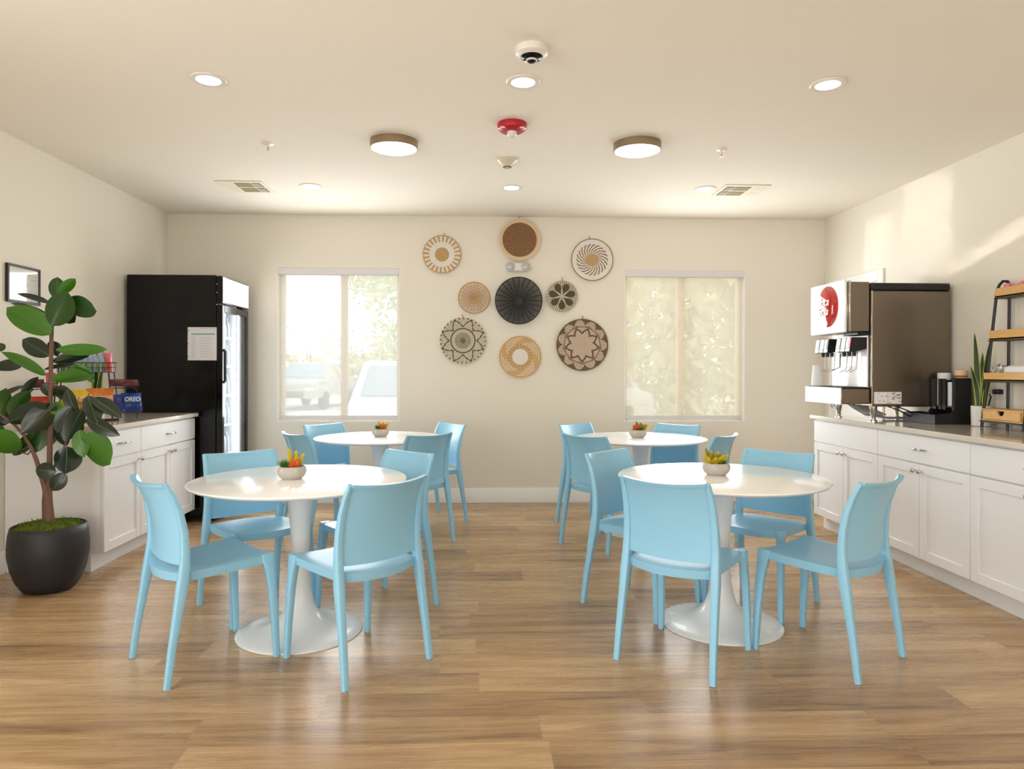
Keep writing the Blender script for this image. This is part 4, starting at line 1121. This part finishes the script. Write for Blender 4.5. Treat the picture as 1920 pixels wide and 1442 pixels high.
# ------------------------------------------------------------------ rubber plant
PX, PY = -2.51, 4.1
t = thing('rubber_plant', 'rubber plant with broad glossy leaves in round charcoal pot', 'potted plant', (PX, PY, 0))
MB().lathe([(0, 0.0005), (.115, .0005), (.135, .012), (.165, .06), (.19, .13), (.204, .21), (.205, .26), (.199, .33), (.19, .37), (.183, .373), (.178, .365), (.178, .335), (0, .335)], 56, cap=False).obj('pot', M['pot'], t, sharp=60)
ms = MB(); r_ = random.Random(8)
def mossf(u, v):
    a = 2*pi*u; r = .177*v
    return (r*cos(a), r*sin(a), .352+.035*(1-v*v)+.008*sin(5*a+9*v)*v+.005*sin(17*v+11*a))
ms.grid(mossf, 40, 12)
for k in range(420):
    a = r_.uniform(0, 2*pi); r = .17*sqrt(r_.random()); z = .352+.03*(1-(r/.177)**2)
    p = Vector((r*cos(a), r*sin(a), z)); d_ = Vector((r_.uniform(-1, 1), r_.uniform(-1, 1), r_.uniform(.4, 1.4))).normalized()*r_.uniform(.015, .034)
    ms.sweep([p, p+d_*.6, p+d_+Vector((r_.uniform(-.01, .01), r_.uniform(-.01, .01), 0))], [.0022, .0022, .0008])
mo = ms.obj('moss', M['moss'], t); mo['kind'] = 'stuff'
# stem and leaf points are metres from the pot centre
def stem(name, pts, rad):
    return MB().sweep(pts, rad).obj(name, M['bark'], t)
stem('trunk', [(-0.0, 0.0, 0.358), (-0.001, 0.0, 0.414), (-0.004, 0.0, 0.491), (-0.004, 0.0, 0.568), (0.002, 0.0, 0.722), (0.004, 0.0, 0.938), (0.007, 0.0, 1.155), (0.009, 0.0, 1.34), (0.012, 0.0, 1.51), (0.018, 0.0, 1.587)], [.034, .029, .023, .019, .0155, .014, .012, .0115, .011, .007])
stem('branch', [(-0.004, -0.01, 0.524), (-0.016, -0.015, 0.595), (-0.04, -0.02, 0.679), (-0.061, -0.02, 0.75), (-0.085, -0.03, 0.825), (-0.127, -0.03, 0.895), (-0.175, -0.03, 0.95), (-0.27, -0.04, 1.027)], [.018, .016, .013, .012, .01, .009, .008, .006])
stem('branch', [(-0.043, 0.02, 0.394), (-0.046, 0.02, 0.503), (-0.038, 0.02, 0.611)], [.009, .008, .007])
stem('branch', [(-0.004, 0.02, 0.611), (0.014, 0.02, 0.689), (0.026, 0.02, 0.732), (0.077, 0.0, 0.809), (0.146, -0.03, 0.925), (0.208, -0.05, 1.034), (0.253, -0.05, 1.132)], [.009, .008, .007, .006, .006, .005, .004])
stem('branch', [(-0.079, -0.03, 0.812), (-0.096, -0.04, 0.783), (-0.132, -0.04, 0.795)], [.006, .005, .004])
LV = [  # base, tip, width, tone (painted light: lit, half lit, shaded)
 ((0.015, 0.03, 1.683), (0.009, 0.06, 1.814), 0.082, 'm'), ((0.039, 0.02, 1.706), (0.147, 0.0, 1.798), 0.063, 'b'), ((0.03, -0.03, 1.52), (0.137, -0.06, 1.717), 0.148, 'm'),
 ((0.063, 0.02, 1.635), (0.253, 0.03, 1.612), 0.117, 'm'), ((0.039, 0.03, 1.614), (0.11, 0.06, 1.545), 0.082, 'd'), ((0.031, -0.04, 1.468), (-0.204, -0.06, 1.626), 0.145, 'b'),
 ((-0.0, 0.0, 1.655), (-0.194, 0.02, 1.711), 0.032, 'd'), ((-0.015, 0.0, 1.593), (-0.253, 0.04, 1.66), 0.028, 'd'), ((-0.009, 0.02, 1.349), (-0.183, 0.04, 1.446), 0.104, 'd'),
 ((-0.018, 0.03, 1.434), (0.01, 0.06, 1.347), 0.069, 'd'), ((0.046, -0.02, 1.383), (0.357, -0.05, 1.386), 0.069, 'b'), ((0.003, 0.02, 1.312), (0.212, 0.05, 1.366), 0.063, 'd'),
 ((-0.008, -0.02, 1.235), (-0.214, -0.08, 1.371), 0.06, 'b'), ((-0.153, 0.0, 1.302), (-0.342, 0.02, 1.277), 0.069, 'd'), ((0.126, 0.04, 1.303), (-0.064, 0.05, 1.272), 0.025, 'd'),
 ((0.031, -0.03, 1.204), (0.29, -0.07, 1.236), 0.079, 'b'), ((0.263, -0.02, 1.192), (0.16, -0.03, 1.306), 0.047, 'b'), ((0.007, 0.01, 1.148), (0.12, 0.03, 1.101), 0.079, 'd'),
 ((-0.051, 0.02, 1.185), (0.01, 0.02, 1.111), 0.063, 'd'), ((-0.146, -0.02, 1.118), (-0.063, 0.0, 1.229), 0.047, 'd'), ((-0.211, -0.03, 1.008), (-0.092, -0.03, 1.149), 0.085, 'm'),
 ((-0.264, -0.04, 0.988), (-0.203, -0.06, 1.165), 0.088, 'm'), ((-0.303, 0.0, 1.099), (-0.154, 0.02, 1.179), 0.028, 'd'), ((-0.197, -0.05, 0.967), (0.041, -0.08, 1.075), 0.114, 'd'),
 ((0.07, -0.06, 1.068), (-0.096, -0.1, 0.908), 0.133, 'd'), ((0.034, -0.03, 1.076), (0.109, -0.05, 1.007), 0.073, 'b'), ((0.148, -0.04, 1.058), (0.077, -0.06, 0.907), 0.079, 'd'),
 ((0.112, -0.02, 1.155), (0.184, -0.04, 1.009), 0.069, 'd'), ((0.22, -0.06, 1.041), (0.148, -0.08, 0.866), 0.101, 'd'), ((0.255, -0.07, 1.12), (0.328, -0.1, 0.962), 0.095, 'd'),
 ((0.268, -0.05, 1.107), (0.454, -0.08, 0.996), 0.076, 'd'), ((0.246, -0.06, 0.992), (0.45, -0.1, 0.895), 0.082, 'd'), ((0.22, -0.07, 0.889), (0.403, -0.1, 0.732), 0.148, 'b'),
 ((0.202, -0.05, 0.924), (0.235, -0.07, 0.768), 0.088, 'b'), ((0.125, -0.05, 0.83), (0.14, -0.08, 0.675), 0.139, 'd'), ((0.071, -0.05, 0.686), (-0.042, -0.06, 0.697), 0.095, 'd'),
 ((0.113, -0.04, 0.676), (0.054, -0.06, 0.575), 0.085, 'd'), ((-0.119, -0.06, 0.864), (-0.282, -0.09, 0.832), 0.152, 'b'), ((-0.074, -0.01, 0.902), (-0.17, 0.0, 0.778), 0.076, 'm'),
 ((-0.038, 0.0, 0.938), (-0.086, 0.0, 0.784), 0.082, 'm'), ((-0.002, 0.02, 0.937), (-0.026, 0.03, 0.818), 0.076, 'm'), ((0.035, 0.02, 0.937), (0.084, 0.03, 0.824), 0.069, 'd'),
 ((-0.092, -0.01, 0.832), (-0.212, 0.0, 0.775), 0.044, 'd'), ((-0.302, -0.02, 1.381), (-0.227, -0.03, 1.409), 0.047, 'm'), ((-0.247, -0.02, 0.94), (-0.318, -0.03, 0.904), 0.076, 'm'),
 ((-0.219, 0.0, 1.062), (-0.291, 0.0, 0.939), 0.082, 'd'), ((0.004, 0.02, 0.983), (-0.087, 0.03, 0.868), 0.095, 'd'), ((0.137, 0.0, 0.969), (0.174, 0.0, 0.892), 0.069, 'm'),
 ((0.018, 0.0, 1.519), (0.045, 0.0, 1.562), 0.022, 'd'),]
for k, (b0, t0, w_, tone) in enumerate(LV):
    B = Vector(b0); T_ = Vector(t0)
    ax = T_-B; Ln = ax.length
    view = Vector((-.5, .86, 0))              # leaves grow towards the room, away from the wall
    side = ax.cross(view).normalized(); nrm = side.cross(ax).normalized()
    r_ = random.Random(k+40); roll = r_.uniform(-.7, .7)
    hw = w_/2/max(.75, cos(roll))
    side2 = side*cos(roll)+nrm*sin(roll); nrm2 = side2.cross(ax).normalized()
    if nrm2.z < 0: nrm2 = -nrm2
    bend = Ln*r_.uniform(.02, .07)
    def lf(off):
        def f(u, v):
            s = 2*u-1
            wv = (sin(pi*v**.9)**.62)*(1 if v < .9 else (1-v)/.1*.85+.15) if v < .995 else .0
            wv = max(.012, wv)
            p = B+ax*v+side2*(s*hw*wv)+nrm2*(bend*sin(pi*v)+hw*.22*abs(s)**1.5*wv-Ln*.03*v*v+off)
            return tuple(p)
        return f
    lo = MB().slab(lf(.0009), lf(-.0009), 8, 14).obj('leaf', M['leaf'+tone], t, sharp=60)
    ve = MB().sweep([Vector(lf(.001)(.5, v/8.))-view*.0008 for v in range(9)], [.0016*(1-.07*q) for q in range(9)])
    ve.obj('midrib', M['vein'], lo)

# ------------------------------------------------------------------ outside the windows
GZ = -.22
def gmat():
    return mat('pale_asphalt', (206, 200, 190), .9, var=.1, scale=.6)
g = struct(MB().box((3, 46, GZ-.05), (140, 78, .1)).obj('ground', gmat()))
M['bark2'] = mat('tree_bark', (120, 100, 76), .9, var=.2)
M['fol'] = [mat('foliage_a', (196, 200, 140), .8, var=.35, scale=2.), mat('foliage_b', (206, 196, 146), .8, var=.35, scale=2.), mat('foliage_c', (184, 186, 132), .8, var=.35, scale=2.)]
def tree(label, x, y, h, r, seed, m, lean=0., dens=900, low=.35, group='trees outside the windows'):
    t = thing('tree', label, 'tree', (x, y, GZ), 0, group)
    q = random.Random(seed)
    MB().sweep([(0, 0, -.02), (lean*.3, 0, h*.25), (lean*.7, 0, h*.5), (lean, 0, h*.8)], [.14*h/5, .11*h/5, .08*h/5, .03]).obj('trunk', M['bark2'], t)
    b = MB(); cl = [(q.uniform(-.6, .6)*r, q.uniform(-.6, .6)*r, h*(low+(1-low)*q.random()), r*q.uniform(.3, .55)) for _ in range(16)]
    for k in range(dens):
        c = cl[k % 16]; d_ = Vector((q.gauss(0, 1), q.gauss(0, 1), q.gauss(0, 1))).normalized()*c[3]*q.random()**.33
        p = Vector((c[0]+lean, c[1], c[2]))+d_; s_ = q.uniform(.06, .13)*h/4.2
        a1 = Vector((q.gauss(0, 1), q.gauss(0, 1), q.gauss(0, 1))).normalized(); a2 = a1.cross(Vector((q.gauss(0, 1), q.gauss(0, 1), q.gauss(0, 1)))).normalized()
        b.add([p-a1*s_, p+a2*s_*.5, p+a1*s_, p-a2*s_*.5], [(0, 1, 2, 3)])
    b.obj('foliage', m, t, fixn=False)
    return t
tree('pale green tree at the right edge of the left window', -1.45, 14.5, 3.9, 1.5, 1, M['fol'][0], dens=1500)
tree('low hazy tree behind the white car in the left window', -2.9, 20, 3.0, 1.8, 2, M['fol'][1], low=.2, dens=1300)
tree('distant low tree above the pickup in the left window', -8.4, 34, 2.9, 2.6, 3, M['fol'][1], low=.2, dens=900)
tree('distant low tree at the left side of the left window', -11.5, 36, 2.6, 2.6, 4, M['fol'][1], low=.2, dens=900)
tree('broad hazy tree filling the left pane of the right window', 4.6, 15, 6.6, 2.6, 5, M['fol'][1], low=.15, dens=2600)
tree('leaning dark trunked tree filling the right pane of the right window', 4.3, 10.9, 6.0, 1.7, 6, M['fol'][1], lean=.5, low=.22, dens=2400)
tree('green tree behind the leaning one in the right window', 8.4, 17.5, 6.8, 2.6, 7, M['fol'][2], low=.12, dens=2400)
tree('pale tree behind the far left part of the right window', 3.0, 23.5, 7.6, 2.8, 8, M['fol'][1], low=.08, dens=3000)
tree('pale tree far behind the middle of the right window', 6.3, 22.5, 7.6, 3.0, 9, M['fol'][2], low=.08, dens=3200)
tree('pale tree far behind the right end of the right window', 10.6, 24, 8.0, 3.2, 10, M['fol'][1], low=.08, dens=3200)
def car(name, label, x, y, rz, paint, kind):
    t = thing(name, label, 'vehicle', (x, y, GZ), rz)
    # length along local x, nose towards -x
    if kind == 'pickup':
        P = [(-2.6, .45), (-2.62, .95), (-2.45, 1.08), (-1.2, 1.16), (-.55, 1.75), (.55, 1.8), (.75, 1.25), (2.6, 1.22), (2.62, .5)]; W = 1.95
        glass = [(-1.1, 1.2), (-.56, 1.69), (.5, 1.73), (.62, 1.25)]
    else:
        P = [(-2.25, .35), (-2.28, .8), (-2.1, .96), (-1.05, 1.06), (-.35, 1.6), (1.6, 1.66), (2.15, 1.1), (2.2, .4)]; W = 1.85
        glass = [(-.95, 1.1), (-.36, 1.54), (1.45, 1.58), (1.85, 1.1)]
    b = MB(); n = len(P)
    secs = [(-.5, .0), (-.46, .0), (.46, .0), (.5, 0)]
    rows = []
    for yy, sh_ in ((-W/2, 1), (W/2, 1)):
        rows.append([(px*1.0, yy*(1 if pz < 1.17 else .84), pz) for px, pz in P])
    b.add(rows[0]+rows[1], [tuple(range(n)), tuple(range(n, 2*n))[::-1]]+[(i, n+i, n+(i+1) % n, (i+1) % n) for i in range(n)])
    b.obj('car_body', paint, t)
    wi = MB()
    i0, i1 = (3, 4)
    a, c = P[i0], P[i1]
    q0 = (a[0]+(c[0]-a[0])*.08-.012, a[1]+(c[1]-a[1])*.08+.012); q1 = (a[0]+(c[0]-a[0])*.9-.012, a[1]+(c[1]-a[1])*.9+.012)
    wi.add([(q0[0], -W*.43, q0[1]), (q0[0], W*.43, q0[1]), (q1[0], W*.37, q1[1]), (q1[0], -W*.37, q1[1])], [(0, 1, 2, 3)])
    wi.obj('windshield', M['carglass'], t, fixn=False)
    for s in (-1, 1):
        k = MB(); k.add([(px, s*(W/2*(.995 if pz < 1.17 else .86)+.012), pz) for px, pz in glass], [(0, 1, 2, 3)]); k.obj('side_window', M['carglass'], t, fixn=False)
        for xx in (-1.55, 1.5):
            w_ = MB().lathe([(0, -.11), (.33, -.11), (.345, -.06), (.345, .06), (.33, .11), (0, .11)], 24, (0, 0, 0), axis='Y', cap=False)
            w_.obj('wheel', M['blackm'], t, loc=(xx, s*(W/2-.08), .346))
        MB().box((-2.25 if kind != 'pickup' else -2.6, s*W*.36, .78), (.08, .3, .14), .02).obj('headlight', M['clear'], t)
    MB().box((-2.26 if kind != 'pickup' else -2.62, 0, .6), (.06, W*.5, .22), .02).obj('grille', M['darkp'], t)
    return t
M['carglass'] = mat('car_glass', (150, 160, 170), .1, var=.03)
car('pickup_truck', 'hazy grey pickup truck parked beyond the left pane of the left window', -6.75, 28, pi/2-.1, mat('grey_car_paint', (170, 164, 158), .3, coat=.5), 'pickup')
car('parked_car', 'white car with big windshield just outside the left window', -1.12, 11.2, pi/2+.12, mat('white_car_paint', (244, 246, 250), .3, coat=.5), 'car')
car('parked_car', 'white car partly seen at the left edge of the right window', 2.75, 17.5, pi/2+.05, mat('white_van_paint', (240, 238, 236), .3, coat=.5), 'car')
t = thing('utility_cabinet', 'low grey utility cabinet outside the right window', 'utility cabinet', (3.62, 10.5, GZ))
MB().box((0, 0, .36), (.95, .5, .72), .02).obj('cabinet_shell', mat('grey_cabinet', (190, 196, 198), .6), t)
MB().box((0, 0, .735), (1.0, .55, .03), .01).obj('cabinet_lid', mat('grey_lid', (180, 184, 186), .6), t)
t = thing('boulder', 'rounded landscape boulder right of the grey utility cabinet outside', 'rock', (4.9, 9.6, GZ))
MB().grid(lambda u, v: ((.5+.06*sin(9*u*2*pi))*sin(pi*v)*cos(2*pi*u), .4*sin(pi*v)*sin(2*pi*u), .2-.42*cos(pi*v)*(1+.08*sin(4*pi*u))), 24, 12).obj('rock', mat('tan_rock', (170, 160, 146), .9, var=.2, bump=.4, bscale=8), t)
t = thing('hedge', 'long low tan hedge far beyond the left window', 'hedge', (-8, 44, GZ))
q = random.Random(77); b = MB()
for k in range(1600):
    p = Vector((q.uniform(-26, 40), q.uniform(-1, 1), 2.4*q.random()**.8)); s_ = q.uniform(.3, .6)
    a1 = Vector((q.gauss(0, 1), q.gauss(0, 1), q.gauss(0, 1))).normalized(); a2 = a1.cross(Vector((q.gauss(0, 1), q.gauss(0, 1), q.gauss(0, 1)))).normalized()
    b.add([p-a1*s_, p+a2*s_*.6, p+a1*s_, p-a2*s_*.6], [(0, 1, 2, 3)])
b.obj('foliage', mat('tan_hedge', (186, 172, 130), .9, var=.3), t, fixn=False)

# ------------------------------------------------------------------ world, lamps, camera
w = bpy.data.worlds.new('sky'); SC.world = w; w.use_nodes = True
nt = w.node_tree; bg = nt.nodes['Background']
tc = nt.nodes.new('ShaderNodeTexCoord'); sp = nt.nodes.new('ShaderNodeSeparateXYZ'); cr = nt.nodes.new('ShaderNodeValToRGB')
nt.links.new(tc.outputs['Generated'], sp.inputs[0]); nt.links.new(sp.outputs['Z'], cr.inputs['Fac']); nt.links.new(cr.outputs['Color'], bg.inputs['Color'])
cr.color_ramp.elements[0].color = (1., .97, .92, 1); cr.color_ramp.elements[1].color = (.72, .86, 1., 1); cr.color_ramp.elements[1].position = .7
bg.inputs['Strength'].default_value = 2.3
def area(name, loc, rot, sx, sy, power, col, spread=pi):
    l = bpy.data.lights.new(name, 'AREA'); l.shape = 'RECTANGLE'; l.size = sx; l.size_y = sy; l.energy = power; l.color = col; l.spread = spread
    o = bpy.data.objects.new(name, l); COL.objects.link(o); o.location = loc; o.rotation_euler = rot
    return o
area('window_daylight_front', (.2, YF+.3, 1.25), (pi/2+.42, 0, 0), 5.4, 2.0, 122, (.95, .985, 1.))  # added fill lamp, tilted up, standing in for unseen windows behind the viewer
area('window_daylight_left', (XL+.12, .3, 1.5), (pi/2, 0, -pi/2), 3.6, 2.0, 95, (.95, .98, 1.))  # added fill lamp before the solid left wall, for windows out of view
for x0, x1 in WX:
    area('window_daylight', ((x0+x1)/2, YB-.03, 1.5), (-pi/2, 0, 0), 1.1, 1.35, 34, (.96, .98, 1.))
# soft patches of reflected sunlight high on the right wall
def beam(src, yc, zc, wy, hz, power, roll=0.):
    tg = Vector((XR, yc, zc)); d = tg-Vector(src)
    q = (-d).to_track_quat('Z', 'Y').to_matrix() @ Matrix.Rotation(roll, 3, 'Z')
    o = area('reflected_sun', src, q.to_euler(), wy, hz, power, (1., .95, .82), .008)
beam((-2.7, 2.1, 1.0), 5.75, 2.2, .34, .75, .26)
beam((-2.7, 1.4, 1.0), 5.12, 2.28, .5, .9, .5)
beam((-2.7, .6, 1.0), 4.5, 2.1, .8, .09, .12, .35)
sun = bpy.data.lights.new('sun', 'SUN'); sun.energy = 1.6; sun.angle = .02; so = bpy.data.objects.new('sun', sun); COL.objects.link(so); so.rotation_euler = (radians(38), 0, radians(20))

F_, CX_, CY_, YAW = 1298.98, 951.77, 694.42, .0349     # focal length and principal point for a 1920 px wide frame
cam = bpy.data.cameras.new('camera'); co = bpy.data.objects.new('camera', cam); COL.objects.link(co); SC.camera = co
cam.sensor_fit = 'HORIZONTAL'; cam.sensor_width = 36.; cam.lens = F_/1920*36
cam.shift_x = (960-CX_)/1920; cam.shift_y = -(721-CY_)/1920
fw = Vector((sin(YAW), cos(YAW), 0)); rt = Vector((cos(YAW), -sin(YAW), 0)); up = Vector((0, 0, 1)); ro = .0023
r2 = rt*cos(ro)+up*sin(ro); u2 = up*cos(ro)-rt*sin(ro)
mw = Matrix((r2, u2, -fw)).transposed().to_4x4(); mw.translation = (0, 0, CAMH); co.matrix_world = mw
cam.clip_start = .05; cam.clip_end = 300
SC.view_settings.view_transform = 'Standard'; SC.view_settings.look = 'None'; SC.view_settings.exposure = 0.; SC.view_settings.gamma = 1.
SC.cycles.max_bounces = 10; SC.cycles.diffuse_bounces = 5; SC.cycles.glossy_bounces = 4; SC.cycles.transparent_max_bounces = 16
SC.cycles.sample_clamp_indirect = 8.
